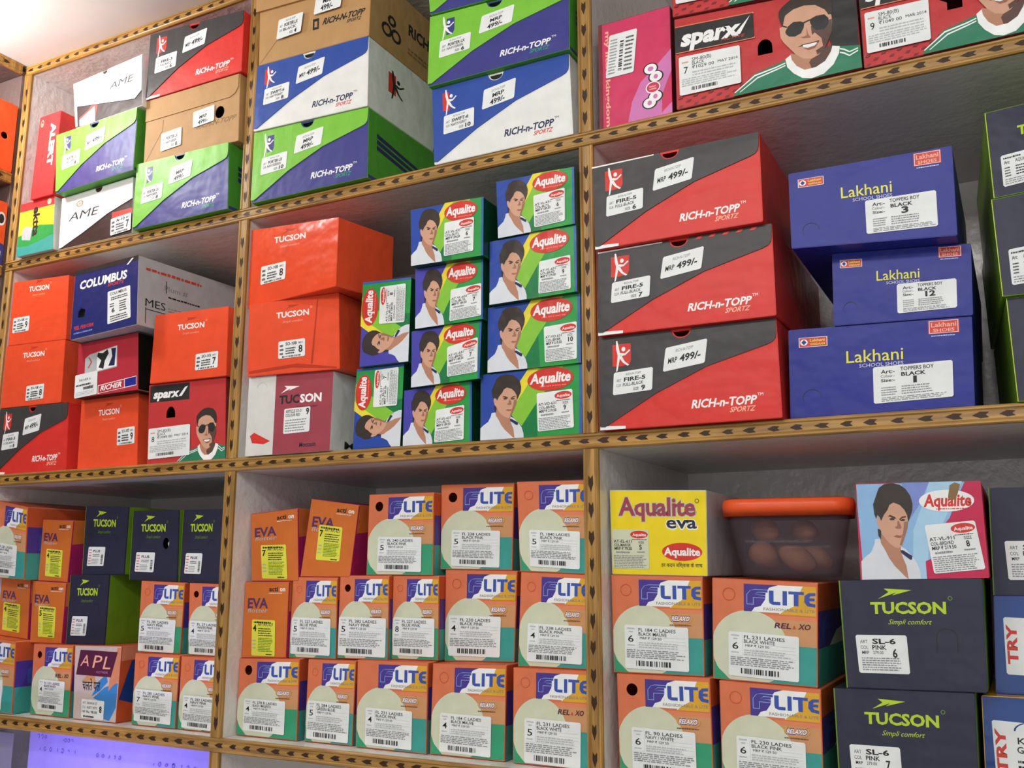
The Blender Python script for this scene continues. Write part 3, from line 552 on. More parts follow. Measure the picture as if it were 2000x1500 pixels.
def flite(b, size, art, col, hole='perf', word=False, s=0, seen='right', sq=(.15, .06, .83, .46)):
    c = b.front
    c.rect(.01, .37, .99, .62, 'peach')
    c.poly([(.01, .37), (.4, .37), (.4, .66), (.01, .66)], 'orange'); c.rect(.55, .62, .99, .66, 'salmon')
    c.rect(.01, .01, .99, .375, 'teal' if s % 3 else 'tgreen')
    cx, cy, rx, ry = .36, .325, .37, .37
    pts = [(max(.008, min(.99, cx + rx * math.cos(t))), max(.012, cy + ry * math.sin(t))) for t in [2 * math.pi * i / 48 for i in range(48)]]
    c.poly(pts, 'cream')
    c.poly([(.015, .01), (.17, .01), (.05, .12), (.015, .2)], 'tgreen')
    # logo panel
    x0, x1, y0, y1 = .31, .985, .685, .955
    X_ = lambda a: x0 + a * (x1 - x0); Y_ = lambda a: y0 + a * (y1 - y0)
    c.poly([(X_(0), Y_(.0)), (X_(0), Y_(1)), (X_(1), Y_(1)), (X_(1), Y_(-.05)), (X_(.5), Y_(-.05)), (X_(.5), Y_(0))], 'white')
    c.poly([(X_(1), Y_(1)), (X_(.82), Y_(1)), (X_(.76), Y_(.66)), (X_(.72), Y_(.3)), (X_(.55), Y_(.06)), (X_(.5), Y_(-.05)), (X_(1), Y_(-.05))], 'gold')
    c.poly([(X_(0), Y_(0)), (X_(0), Y_(1)), (X_(.48), Y_(1)), (X_(.36), Y_(.9)), (X_(.31), Y_(.72)), (X_(.3), Y_(.45)), (X_(.24), Y_(.22)), (X_(.15), Y_(.15)), (X_(.11), Y_(0))], 'violet')
    Y0 = Y_; Y_ = lambda b: Y0(.27 + (b - .15) * .75)
    for m, g in (('aqskyl', 0.0), ('violet', 0.0055)):       # the outlined initial
        c.poly([(X_(.04) + g, Y_(.13) + g), (X_(.04) + g, Y_(.62)), (X_(.09) + g, Y_(.82)), (X_(.16), Y_(.88) - g), (X_(.34) - g, Y_(.88) - g), (X_(.34) - g, Y_(.73) + g), (X_(.2), Y_(.73) + g), (X_(.15) , Y_(.62)), (X_(.31) - g, Y_(.62) - g), (X_(.31) - g, Y_(.46) + g), (X_(.14) - g, Y_(.46) + g), (X_(.14) - g, Y_(.13) + g)], m)
    c.poly([(X_(.355), Y_(.85)), (X_(.42), Y_(.85)), (X_(.42), Y_(.32)), (X_(.515), Y_(.32)), (X_(.515), Y_(.17)), (X_(.41), Y_(.17)), (X_(.365), Y_(.24)), (X_(.355), Y_(.36))], 'lblue')
    c.rect(X_(.545), Y_(.17), X_(.605), Y_(.86), 'lblue')
    c.poly([(X_(.625), Y_(.86)), (X_(.835), Y_(.86)), (X_(.835), Y_(.72)), (X_(.762), Y_(.72)), (X_(.762), Y_(.17)), (X_(.698), Y_(.17)), (X_(.698), Y_(.72)), (X_(.625), Y_(.72))], 'lblue')
    c.poly([(X_(.99), Y_(.84)), (X_(.9), Y_(.82)), (X_(.845), Y_(.68)), (X_(.84), Y_(.38)), (X_(.88), Y_(.2)), (X_(.99), Y_(.15)), (X_(.99), Y_(.3)), (X_(.92), Y_(.34)), (X_(.905), Y_(.45)), (X_(.98), Y_(.45)), (X_(.98), Y_(.58)), (X_(.905), Y_(.58)), (X_(.92), Y_(.68)), (X_(.99), Y_(.7))], 'lblue')
    c.text('FASHIONABLE & LITE', X_(.28), Y0(.07), (x1 - x0) * .70, .028, 'grey', .004)
    if word: c.text('REL', .60, .54, .155, .05, 'aplmar', .02, .012); c.poly([(.77, .54), (.785, .575), (.80, .54)], 'lakred'); c.text('XO', .82, .54, .11, .05, 'aplmar', .02, .012)
    else:
        c.ell(.76, .565, .125, .055, 'peach'); c.ring(.76, .565, .125, .055, .008, 'gold', 28)
        c.text('RELAXO', .655, .54, .2, .055, 'violet', .05, .012); c.text('RELAXO', .66, .545, .19, .045, 'white', .02, .012); c.rows(.64, .495, .88, .51, 1, 'brownred', 3, .8)
    if hole == 'perf': c.ring(.165, .845, .062, .062 * b.k, .006, 'rust', 24)
    b.sticker('size_label', quad(*sq, -.012), st_flite(size, art, col, s))
    r = b.right
    r.rect(0, .36, 1, .72, 'violet'); r.rect(0, 0, 1, .36, 'teal')
    r.poly([(.1, .40), (.1, .6), (.18, .68), (.4, .68), (.4, .64), (.22, .64), (.18, .58), (.38, .58), (.38, .54), (.17, .54), (.16, .40)], 'lblue')
    r.poly([(.3, .36), (.5, .5), (.8, .55), (.8, .36)], 'white')
def circ(cx, cy, r, k, n=22): return [(cx + r * math.cos(2 * math.pi * i / n), cy + r * k * math.sin(2 * math.pi * i / n)) for i in range(n)]
def st_aq(size, art, col, price, s):
    c = Canvas()
    c.ell(.74, .87, .24, .10, 'oval'); c.text('Aqualite', .56, .83, .37, .07, 'white', .02); c.rows(.55, .73, .97, .76, 1, 'ink', s, .7)
    c.text(art, .04, .66, .5, .07, 'ink', .015); c.text(col, .05, .565, .46, .07, 'ink', .015); c.text(price, .06, .475, .48, .07, 'ink', .02); c.rows(.1, .39, .5, .45, 1, 'grey', s, .8)
    c.text('SIZE', .72, .64, .15, .06, 'ink'); c.text(size, .74, .49, .07 + .08 * (len(size) > 1), .12, 'ink', .02); c.rows(.68, .41, .9, .45, 1, 'grey', s + 5, .8)
    c.rows(.04, .03, .96, .36, 8, 'grey', s + 1, .5); return c
def aqualite(b, size, art, col, price, s, violet=False, turned=False, squ=None):
    c = b.front; mp = dict(navy='navyd')
    base = Canvas()
    base.rect(.006, .006, .6, .994, 'aqviolet' if violet else 'aqblue')
    man(base, MAN_A, mp)
    base.ell(.698, .825, .222, .17, 'oval', 32, .02); base.text('Aqualite', .50, .775, .39, .14, 'white', .035, .012); base.text('make sure in every step', .60, .715, .25, .025, 'palered')
    q = squ or [(.581, .069), (.925, .094), (.909, .649), (.568, .63)]
    st = st_aq(size, art, col, price, s)
    if turned:
        # the box stands on its end: the whole print is turned a quarter to the left
        T = [(1, 0), (1, 1), (0, 1), (0, 0)]
        c.put(base, T); b.sticker('size_label', [bil(T, *p) for p in q], st)
    else: c.put(base, [(0, 0), (1, 0), (1, 1), (0, 1)]); b.sticker('size_label', q, st)
def st_lak(size, s):
    c = Canvas()
    c.text("Art:-", .10, .80, .18, .10, 'ink', .02); c.text('TOPPERS BOY', .35, .84, .42, .10, 'ink', .015); c.text('Colour:-', .10, .69, .18, .08, 'ink'); c.text('BLACK', .36, .69, .31, .10, 'ink', .03)
    c.text('Size:-', .10, .57, .18, .08, 'ink', .02); c.text(size, .54 - .03 * len(size), .49, .045 if size == '1' else .07 * len(size) + .03, .17, 'ink', .04); c.rows(.10, .20, .30, .46, 4, 'grey', s, .5); c.rows(.36, .20, .78, .46, 4, 'grey', s + 1, .5); c.rows(.1, .04, .97, .17, 3, 'grey', s + 2, .5); return c
def lakhani(b, size, s):
    c = b.front
    c.rect(.06, .79, .225, .90, 'white'); c.rect(.064, .795, .221, .895, 'lakred'); c.ell(.09, .845, .022, .036, 'white', 18); c.poly([(.09, .815), (.105, .845), (.09, .875), (.075, .845)], 'lakblue'); c.text('Lakhani', .125, .85, .085, .03, 'lakyel', .02); c.text('VARDAAN', .125, .81, .085, .022, 'lakyel', .02)
    c.rect(.775, .83, .935, .98, 'lakred'); c.rect(.78, .835, .93, .975, 'white'); c.rect(.783, .84, .927, .97, 'lakred'); c.text('Lakhani', .79, .905, .13, .05, 'palered', .02); c.text('SHOES', .80, .85, .11, .035, 'palered', .02); c.rows(.79, .80, .92, .82, 1, 'lakpale', s, .7)
    c.text('Lakhani', .33, .575, .31, .135, 'lakyel', .005); c.text('SCHOOL SHOES', .40, .515, .24, .04, 'lakpale', .01)
    c.ring(.13, .22, .055, .095, .004, 'navyd', 20, .0, .6)
    b.sticker('size_label', quad(.475, .10, .895, .505, .02), st_lak(size, s))
def st_sparx(size, art, price, date, s):
    c = Canvas()
    c.rows(.05, .82, .16, .88, 1, 'salmon', s, .7); c.text(size, .08, .55, .07, .17, 'ink', .005); c.text(art, .22, .84, .32, .09, 'ink'); c.text('BLACK', .22, .74, .2, .09, 'ink'); c.text(price, .22, .64, .36, .08, 'ink'); c.text(date, .64, .66, .32, .07, 'ink')
    c.rows(.22, .46, .94, .60, 2, 'lgrey', s, .5); c.rows(.04, .22, .95, .44, 4, 'lgrey', s + 1, .55); c.bars(.2, .08, .62, .17, 'ink', s); return c
def sparx(b, size, art, price, date, s, small=False, sq=(.025, .13, .375, .55)):
    c = b.front
    for j in range(9):
        for i in range(22):
            if j < 3 or (i + j) % 2 == 0 and j < 4: c.poly([(.01 + i * .044, .012 + j * .045), (.032 + i * .044, .012 + j * .045), (.043 + i * .044, .036 + j * .045), (.02 + i * .044, .036 + j * .045)], 'sparxdark') if i % 2 == j % 2 else None
    c.rect(.008, .60, .46, .62, 'salmon'); c.rect(.008, .88, .46, .90, 'salmon')
    c.rect(.004, .61, .455, .89, 'black')
    c.text('sparx', .035, .675, .34, .17, 'white', .045, .02); c.poly([(.345, .68), (.38, .68), (.46 - .02, .87), (.425, .84)], 'white'); c.text('ACTIVE', .27, .645, .13, .03, 'lakred', 0, .01)
    man(c, MAN_B, dict(shirt='gshirt'))
    b.sticker('size_label', quad(*sq, .0), st_sparx(size, art, price, date, s))
def st_eva(size, s):
    c = Canvas()
    c.rows(.08, .9, .94, .97, 1, 'ink', s, .8); c.text('ART:AFL-627', .26, .83, .66, .08, 'ink', .01); c.text(size, .05, .68, .15, .17, 'ink', .03); c.rows(.28, .55, .92, .8, 4, 'ink', s + 1, .5); c.rows(.28, .12, .92, .52, 9, 'sidelime', s + 2, .6); c.rows(.62, .03, .92, .09, 1, 'ink', s, .6); c.rows(.04, .2, .2, .5, 3, 'lgrey', s + 7, .4); return c
def eva(b, size, s, q=(.26, .05, .80, .50)):
    c = b.front
    c.text('acti', .56, .87, .20, .06, 'ink', .03); c.text('on', .80, .87, .12, .06, 'white', .03); c.rows(.56, .84, .9, .855, 1, 'white', s, .6)
    c.text('EVA', .09, .65, .46, .125, 'evapur', .03); c.text('flotter', .09, .59, .45, .055, 'lgrey', .0, .02)
    b.sticker('size_label', quad(*q, -.012, -.012), st_eva(size, s), 'evayel', 'yellow size label')
    r = b.right; r.rect(0, 0, 1, 1, 'magenta'); r.poly([(.0, .6), (.6, .75), (1, .7), (1, 1), (0, 1)], 'evaor'); r.poly([(.3, .35), (.8, .5), (1, .8), (.6, .9), (.35, .7)], 'trvblue'); r.ell(.5, .75, .14, .1, 'teal')
# ------------------------------------------------------------------ the boxes
def new(i, label, depth, body, front, group, **k): return Box(k.pop('name', 'shoe_box'), label, G[i], depth, body, front, group, **k)
GR = {'black': 'red and charcoal flap shoe boxes', 'green': 'green and navy flap shoe boxes', 'blue': 'blue and white flap shoe boxes'}
for i, sch, art, clr, size, two, lab in (
 (1, 'black', 'FIRE-5', 'FULL-BLACK', '6', False, 'red and charcoal flap shoe box on top of a kraft box, under the ceiling'),
 (3, 'green', 'PORTER LX', 'NAVY/GREEN', '8', False, 'green and navy flap shoe box between the two white boxes, top left compartment'),
 (6, 'green', 'PORTER LX', 'NAVY/GREEN', '8', True, 'green and navy flap shoe box below the kraft box with torn hole'),
 (10, 'blue', 'SWIFT-6', 'NAVY/GREY', '8', False, 'blue and white flap shoe box between a kraft and a green box, white side showing'),
 (11, 'green', 'PORTER LX', 'NAVY/GREEN', '10', True, 'green and navy flap shoe box marked 10, under a blue and white box'),
 (12, 'green', 'PORTER LX', 'NAVY/GREEN', '7', True, 'green flap shoe box cut off by the top of the photo'),
 (13, 'green', 'PORTER LX', 'NAVY/GREEN', '6', True, 'green and navy flap shoe box marked 6 lying on a blue and white box'),
 (14, 'blue', 'SWIFT-6', 'NAVY/GREY', '10', True, 'blue and white flap shoe box marked 10 with crumpled corner, beside the centre post'),
 (21, 'black', 'FIRE-5', 'FULL-BLACK', '8', False, 'red and charcoal flap shoe box at the left edge, under two orange boxes'),
 (40, 'black', 'FIRE-5', 'FULL-BLACK', '6', False, 'red and charcoal flap shoe box marked 6, topmost of three'),
 (41, 'black', 'FIRE-5', 'FULL-BLACK', '7', False, 'red and charcoal flap shoe box marked 7, middle of three'),
 (42, 'black', 'FIRE-5', 'FULL-BLACK', '9', False, 'red and charcoal flap shoe box marked 9, lowest of three')):
    body = dict(black='rntred', green='rntgreen2', blue='rntwhite')[sch]
    b = new(i, lab, 0.30, body, hole=arc(.485, .975, .045, .06, 0, -180, 10), front=dict(black='rntred', green='navy', blue='rntwhite')[sch], group=GR[sch], edge=dict(black='rntred', green='rntgreen', blue='rntwhite')[sch])
    rnt(b, sch, art, clr, size, two)
    if i in (40, 41): b.flaps[0][2].poly([(.0, .975), (.39, .98), (.39, .993), (.0, .993)], 'white')
    if i == 41:
        for k in range(5): b.flaps[0][2].poly([(.58 + k * .075, .955), (.61 + k * .075, .955), (.625 + k * .075, .985), (.595 + k * .075, .985)], 'rntred')
    b.finish()
# kraft boxes
b = new(5, 'plain kraft flap shoe box with a torn round hole, between red and green boxes', 0.30, 'kraft', 'kraft', 'brown kraft shoe boxes', rough=.6, hole=circ(.80, .50, .048, 1.9, 14))
b.front.poly([(.02, .02), (.03, .02), (.20, .45), (.205, .62), (.195, .62), (.19, .46)], 'kraftd'); b.front.text('RICH-N-TOPP', .56, .33, .4, .07, 'kraftd', .03, .02)
b.flap('lid_flap', [(.002, .66), (.9, .68), (.955, .72), (.985, .80), (.99, .995), (.002, .995)], None, 'kraft')
b.sticker('size_label', quad(.19, .12, .41, .40, .03), st_rnt('PORTER LX', 'NAVY/GREEN', '8')); b.sticker('price_sticker', quad(.53, .36, .75, .60, .03), st_price(True, 1)); b.finish()
b = new(9, 'plain kraft shoe box with black recycling print, on top of the blue and white box', 0.30, 'kraft', 'kraft', 'brown kraft shoe boxes', rough=.6)
b.front.poly([(.01, .02), (.02, .02), (.30, .52), (.29, .53)], 'kraftd'); b.front.rect(.50, .30, .555, .46, 'ink'); b.front.rect(.515, .335, .54, .42, 'kraft'); b.front.text('RICH-N-TOPP', .585, .345, .36, .085, 'ink', .035, .02); b.front.text('SPORTZ', .80, .28, .12, .045, 'ink', .02, .01); b.front.ring(.83, .62, .045, .06, .008, 'kraftd', 16, 0, .5)
b.flap('lid_rim', [(-.02, .76), (1.0, .80), (1.01, 1.0), (-.02, 1.0)], None, 'kraft', thick=.004)
b.sticker('size_label', quad(.19, .28, .415, .56, .03, .01), st_rnt('PORTER LX', 'BLACK', '4')); b.sticker('price_sticker', quad(.53, .50, .765, .80, .02, .01), st_price(True, 1))
b.right.text('RICH-N-TOPP', .36, .50, 1.0 - .4, .16, 'ink', .035); b.right.ring(.15, .30, .05, .1, .02, 'ink', 14); b.right.ring(.24, .30, .05, .1, .02, 'ink', 14); b.right.ring(.195, .48, .04, .08, .02, 'ink', 14); b.right.rows(.36, .2, .9, .32, 2, 'kraftd', 4, .6); b.finish()
# white boxes
b = new(2, 'white flap shoe box, topmost in the top left compartment', 0.22, 'white', 'ameb', 'white flap shoe boxes')
b.front.poly([(.06, .2), (.2, .3), (.34, .52), (.34, .30), (.30, .1), (.06, .05)], 'lakred'); b.front.poly([(.06, .02), (.06, .15), (.3, .34), (.3, .0)], 'white')
f = Canvas(); f.text('AME', .53, .55, .33, .13, 'black', .0, .03); f.text('+', .66, .74, .06, .07, 'grey'); f.text('TM', .90, .70, .05, .03, 'grey')
b.flap('lid_flap', [(.003, .02), (.003, .995), (.44, .995)] + arc(.475, .99, .035, .07, -170, -10, 8) + [(.51, .995), (.998, .995), (.998, .30), (.90, .18), (.82, .20), (.04, .46), (.035, .02)], f, 'white', 'white flap'); b.finish()
b = new(4, 'white and dark brown flap shoe box at the bottom left of its compartment', 0.22, 'offwhite', 'ameb', 'white flap shoe boxes')
f = Canvas(); f.text('AME', .12, .50, .40, .15, 'black', .0, .03); f.text('TM', .52, .62, .05, .03, 'grey'); f.ring(.27, .79, .05, .06, .015, 'salmon', 14); f.text('+', .24, .75, .06, .08, 'salmon')
b.flap('lid_flap', [(.003, .02), (.003, .995), (.48, .995)] + arc(.53, .985, .05, .08, -170, -10, 8) + [(.58, .995), (.997, .995), (.997, .62), (.66, .46), (.33, .22), (.03, .02)], f, 'white', 'white flap')
b.sticker('size_label', quad(.72, .04, .99, .34, .03), st_tuc('A-10', '7', 4)); b.front.rect(.72, .36, .99, .46, 'lakred'); b.finish()
# boxes standing on end at the left of the top row
b = new(7, 'red shoe box standing on end against the left divider, white upright lettering', 0.22, 'redbox', 'redbox', None, rough=.35)
b.front.down('SMART', .62, .62, .15, .50, 'white', .05) if 0 else None
b.front.down('ALERT', .60, .88, .22, .52, 'white', .05); b.front.ring(.16, .91, .07, .045, .02, 'palered', 16); b.front.text('s', .13, .89, .06, .03, 'palered', .02); b.finish()
b = new(8, 'small yellow, green and teal box with upright lettering at the left divider', 0.2, 'offwhite', 'yellow', None)
c = b.front; c.rect(.0, .84, 1, 1, 'redbox'); c.poly([(.0, 0), (1, 0), (1, .46), (.6, .52), (.3, .42), (0, .38)], 'green'); c.poly([(0, 0), (1, 0), (1, .28), (.55, .20), (.3, .16), (0, .18)], 'teal'); c.poly([(.12, .3), (.36, .26), (.40, .5), (.2, .54), (.1, .45)], 'lgrey'); c.down('ektta', .42, .88, .17, .56, 'black', .04); c.ell(.86, .92, .06, .06, 'palered', 16); b.finish()
# pink box
b = new(15, 'pink childrens shoe box on end, beside the red portrait box marked 7', 0.30, 'sparxdark', 'pink', None)
c = b.front; c.poly([(.40, .02), (.52, .02), (1, .02), (1, .60), (.8, .48), (.58, .36), (.46, .2)], 'pinkl'); c.poly([(.86, .04), (1, .12), (1, .40), (.93, .3), (.87, .2)], 'pink')
c.down('my little kingdom', .10, .92, .06, .90, 'palered', .03)
for k, (t, y) in enumerate((('g', .47), ('e', .375), ('e', .2), ('g', .15))):
    pass
for cx, cy in ((.72, .46), (.79, .38), (.70, .15), (.78, .2)):
    c.ell(cx, cy, .105, .055, 'black', 22)
for cx, cy, hx in ((.72, .46, .04), (.79, .38, .03), (.70, .15, .03), (.78, .2, .03)):
    c.ell(cx, cy, .085, .045, 'white', 22); c.ell(cx, cy, hx, .022, 'pinkl', 16)
c.ell(.75, .285, .10, .055, 'white', 20); c.ell(.75, .285, .085, .045, 'pink', 20); c.rows(.70, .265, .80, .31, 2, 'palered', 5, .6); c.rect(0, 0, .05, 1, 'sparxdark')
st = Canvas(); st.bars(.42, .12, .55, .82, 'ink', 3, False); st.rows(.62, .1, .92, .92, 9, 'ink', 3, .5); st.rows(.06, .08, .34, .92, 12, 'grey', 5, .5); b.sticker('size_label', quad(.13, .47, .52, .87, -.0, .03), st); b.finish()
# red boxes with the portrait of a smiling man
for i, args, lab, dp in ((16, ('7', 'SM-80(B)', '₹1029 00', 'MAY 2014', 1), 'red shoe box marked 7 with a man in sunglasses, arched hole and black logo band', .30), (17, ('8', 'SM-80(B)', '₹1029 00', 'MAY 2014', 2), 'red shoe box cut off by the photo top, on the red box marked 7', .30),
        (18, ('9', 'SM-80(B)', '₹1049 00', 'MAR 2014', 3), 'red shoe box marked 9 at the top right corner of the photo', .30), (26, ('8', 'SM-80(B)', '₹1049 00', 'MAY 2014', 4), 'small red shoe box marked 8 with a man in sunglasses, under an orange box', .30)):
    ho = [(.47, .40), (.55, .40)] + [(.55, .48)] + arc(.51, .48, .04, .09, 0, 180, 8) + [(.47, .48)]
    if i == 26: ho = [(.24, .56), (.36, .56)] + arc(.30, .60, .06, .10, 0, 180, 8)
    b = new(i, lab, dp, 'sparxdark', 'sparxred', 'red shoe boxes with a portrait print', edge='sparxdark', hole=ho)
    if i == 26:
        c = b.front; c.rect(.02, .77, .54, .98, 'black'); c.text('sparx', .06, .82, .34, .10, 'white', .045, .02); c.poly([(.40, .82), (.44, .82), (.52, .94), (.48, .93)], 'white')
        man(c, MAN_B, dict(shirt='gshirt'), lambda u, v: (min(.64 + (u - .60) * .90, .998), max(.008, -.01 + v * .66))) 
        c.it = [x for x in c.it if x[2] != 'black' or x[0][0][0] < .6 or x[0][0][1] < .6]
        b.sticker('size_label', quad(.02, .06, .56, .44, .02), st_sparx(*args))
    else: sparx(b, *args)
    b.finish()
# orange-red boxes
for i, args, lab in ((19, ('SO-108', '9', 1, .06, .19, .30, .82), 'orange shoe box marked 9, upper of two at the left edge'), (20, ('SO-108', '8', 2, .42, .08, .31, .78), 'orange shoe box at the left edge, resting on a red and charcoal box'),
        (24, ('SO-101', '7', 3, .60, .12, .33, .74), 'orange shoe box marked 7 on top of the red portrait box'), (25, ('SO-107', '9', 4, .66, .30, .32, .75), 'orange shoe box marked 9 on the shelf between two red boxes'),
        (27, ('SO-108', '8', 5, .15, .26, .29, .78), 'glossy orange shoe box turned to show its right side, topmost of its stack'), (28, ('SO-108', '8', 6, .35, .20, .32, .76), 'dented orange shoe box on top of the white and maroon box')):
    b = new(i, lab, .115 if i == 27 else .28, 'tucred', 'tucred', 'plain orange shoe boxes', rough=.22 if i == 27 else .34)
    tucson_red(b, *args)
    if i == 28: b.front.poly([(.02, .07), (.55, .12), (.97, .03), (.97, .01), (.5, .07), (.02, .03)], 'tucarrow'); b.front.poly([(.70, .1), (.72, .1), (.78, .95), (.77, .95)], 'tucarrow')
    b.finish()
b = new(29, 'white and maroon shoe box on the shelf below two orange boxes', 0.28, 'rntwhite', 'offwhite', None)
c = b.front; c.rect(.335, 0, 1, 1, 'maroon'); c.poly([(.05, .25), (.10, .29), (.30, .17), (.22, .135), (.08, .16)], 'rntred'); arrow(c, .40, .76, .62, .86, 'white'); c.text('TUC', .385, .63, .24, .10, 'black', .04); c.text('SON', .63, .63, .25, .10, 'white', .04); c.text('Moccasin', .65, .07, .19, .055, 'black', .02); c.text('Simpli comfort', .6, .56, .24, .03, 'aplmar'); c.ring(.17, .86, .06, .06, .005, 'lgrey', 20, 0, .5)
st = Canvas(); st.text('ARTICLE SO-21', .06, .82, .62, .12, 'ink', .02); st.text('COLOUR RED', .06, .67, .56, .11, 'ink', .02); st.rows(.06, .08, .94, .6, 5, 'grey', 9, .5); st.text('9', .84, .70, .12, .24, 'ink', .03); b.sticker('size_label', quad(.455, .245, .76, .56, .01), st)
b.right.poly([(.22, .42), (.30, .62), (.40, .62), (.5, .4), (.52, .15), (.45, .16), (.32, .25)], 'black'); b.right.poly([(.26, .42), (.32, .58), (.39, .58), (.45, .42), (.46, .28), (.36, .3)], 'rntred'); b.right.text('Moccasin', .12, .05, .5, .09, 'black', .02); b.finish()
# boxes with the portrait of a man in a white shirt
for i, size, art, col, price, vio, turn, squ, lab in (
 (30, '8', 'AT-VL-631', 'COL-BL/YL', 'MRP ₹ 189.50', True, True, [(.47, .10), (.93, .10), (.92, .62), (.48, .62)], 'green and blue slipper box on end, upper of two with sideways portraits'),
 (31, '7', 'AT-VL-631', 'COL-BL/YL', 'MRP ₹ 189.50', False, True, [(.5, .10), (.97, .10), (.96, .60), (.5, .60)], 'green and blue slipper box on end, lower of two with sideways portraits'),
 (32, '6', 'AT-VL-631', 'COL-BL/YL', 'MRP ₹ 189.50', False, False, [(.49, .06), (.88, .08), (.885, .66), (.485, .62)], 'green and blue portrait slipper box marked 6, topmost beside the centre post'),
 (33, '9', 'AT-VL-631', 'COL-BR/RD', 'MRP ₹ 219.50', False, False, [(.575, .05), (.935, .05), (.935, .56), (.585, .54)], 'green and blue portrait slipper box marked 9, second from top beside the centre post'),
 (34, '10', 'AT-VO-631', 'COL-BR/BR', 'MRP ₹ 219.50', False, False, [(.63, .06), (.96, .06), (.965, .60), (.62, .58)], 'green and blue portrait slipper box marked 10 beside the centre post'),
 (35, '9', 'AT-VO-631', 'COL-BR/RD', 'MRP ₹ 219.50', False, False, None, 'green and blue portrait slipper box marked 9, lowest beside the centre post'),
 (36, '6', 'AT-VL-631', 'COL-BL/YL', 'MRP ₹ 189.50', False, False, [(.47, .08), (.87, .10), (.88, .68), (.48, .66)], 'green and blue portrait slipper box marked 6, topmost of the middle stack, jutting forward'),
 (37, '7', 'AT-VL-631', 'COL-BL/YL', 'MRP ₹ 189.50', True, False, [(.52, .04), (.98, .06), (.98, .60), (.54, .56)], 'faded green and violet portrait slipper box marked 7 with a streaked top'),
 (38, '7', 'AT-VL-631', 'COL-BR/RD', 'MRP ₹ 189.50', True, False, [(.54, .10), (.97, .12), (.96, .72), (.53, .62)], 'green and violet portrait slipper box marked 7 under the faded one'),
 (39, '8', 'AT-VL-631', 'COL-BL/YL', 'MRP ₹ 189.50', True, False, [(.47, .02), (.89, .04), (.90, .62), (.49, .58)], 'green and violet portrait slipper box marked 8 standing on the shelf')):
    b = new(i, lab, 0.26, 'aqside', 'green', 'green and blue portrait slipper boxes', name='slipper_box', cat='slipper box', edge='dgreen', rough=.34)
    aqualite(b, size, art, col, price, i, vio, turn, squ)
    b.finish()
# deep blue school shoe boxes
for i, size, lab in ((43, '3', 'deep blue school shoe box marked 3, topmost of three'), (44, '12', 'narrower deep blue school shoe box marked 12, middle of three'), (45, '1', 'deep blue school shoe box marked 1, lowest of three')):
    b = new(i, lab, 0.28, 'lakblue', 'lakblue', 'deep blue school shoe boxes', edge='lakblue'); lakhani(b, size, i); b.finish()
# navy boxes with lime edges, right hand end
for i, lab in ((46, 'navy shoe box with lime lettering at the right edge, topmost of its stack'), (47, 'navy shoe box with lime lettering at the right edge, second of its stack'), (48, 'navy shoe box at the right edge beside the deep blue box marked 1')):
    b = new(i, lab, .28, 'sidelime', 'tucnavy', 'navy shoe boxes with lime lettering', edge='sidelime')
    st = Canvas(); st.rows(.05, .86, .5, .94, 1, 'ink', i, .7); st.text('Art:', .06, .70, .12, .10, 'ink', .02); st.text('AQUA COMFORT', .30, .70, .62, .11, 'ink', .01); st.rows(.06, .3, .2, .64, 4, 'ink', i, .5); st.rows(.3, .3, .9, .64, 4, 'ink', i + 2, .5); st.rows(.05, .06, .95, .26, 3, 'grey', i, .5)
    c = b.front; c.rect(0, 0, .008, 1, 'limegreen'); arrow(c, .34, .80, .60, .90, 'limegreen'); c.text('TUCSON', .27, .66, .53, .10, 'limegreen', .035)
    if i != 48: b.sticker('size_label', quad(.10, .10, .52, .46, .02), st)
    b.finish()
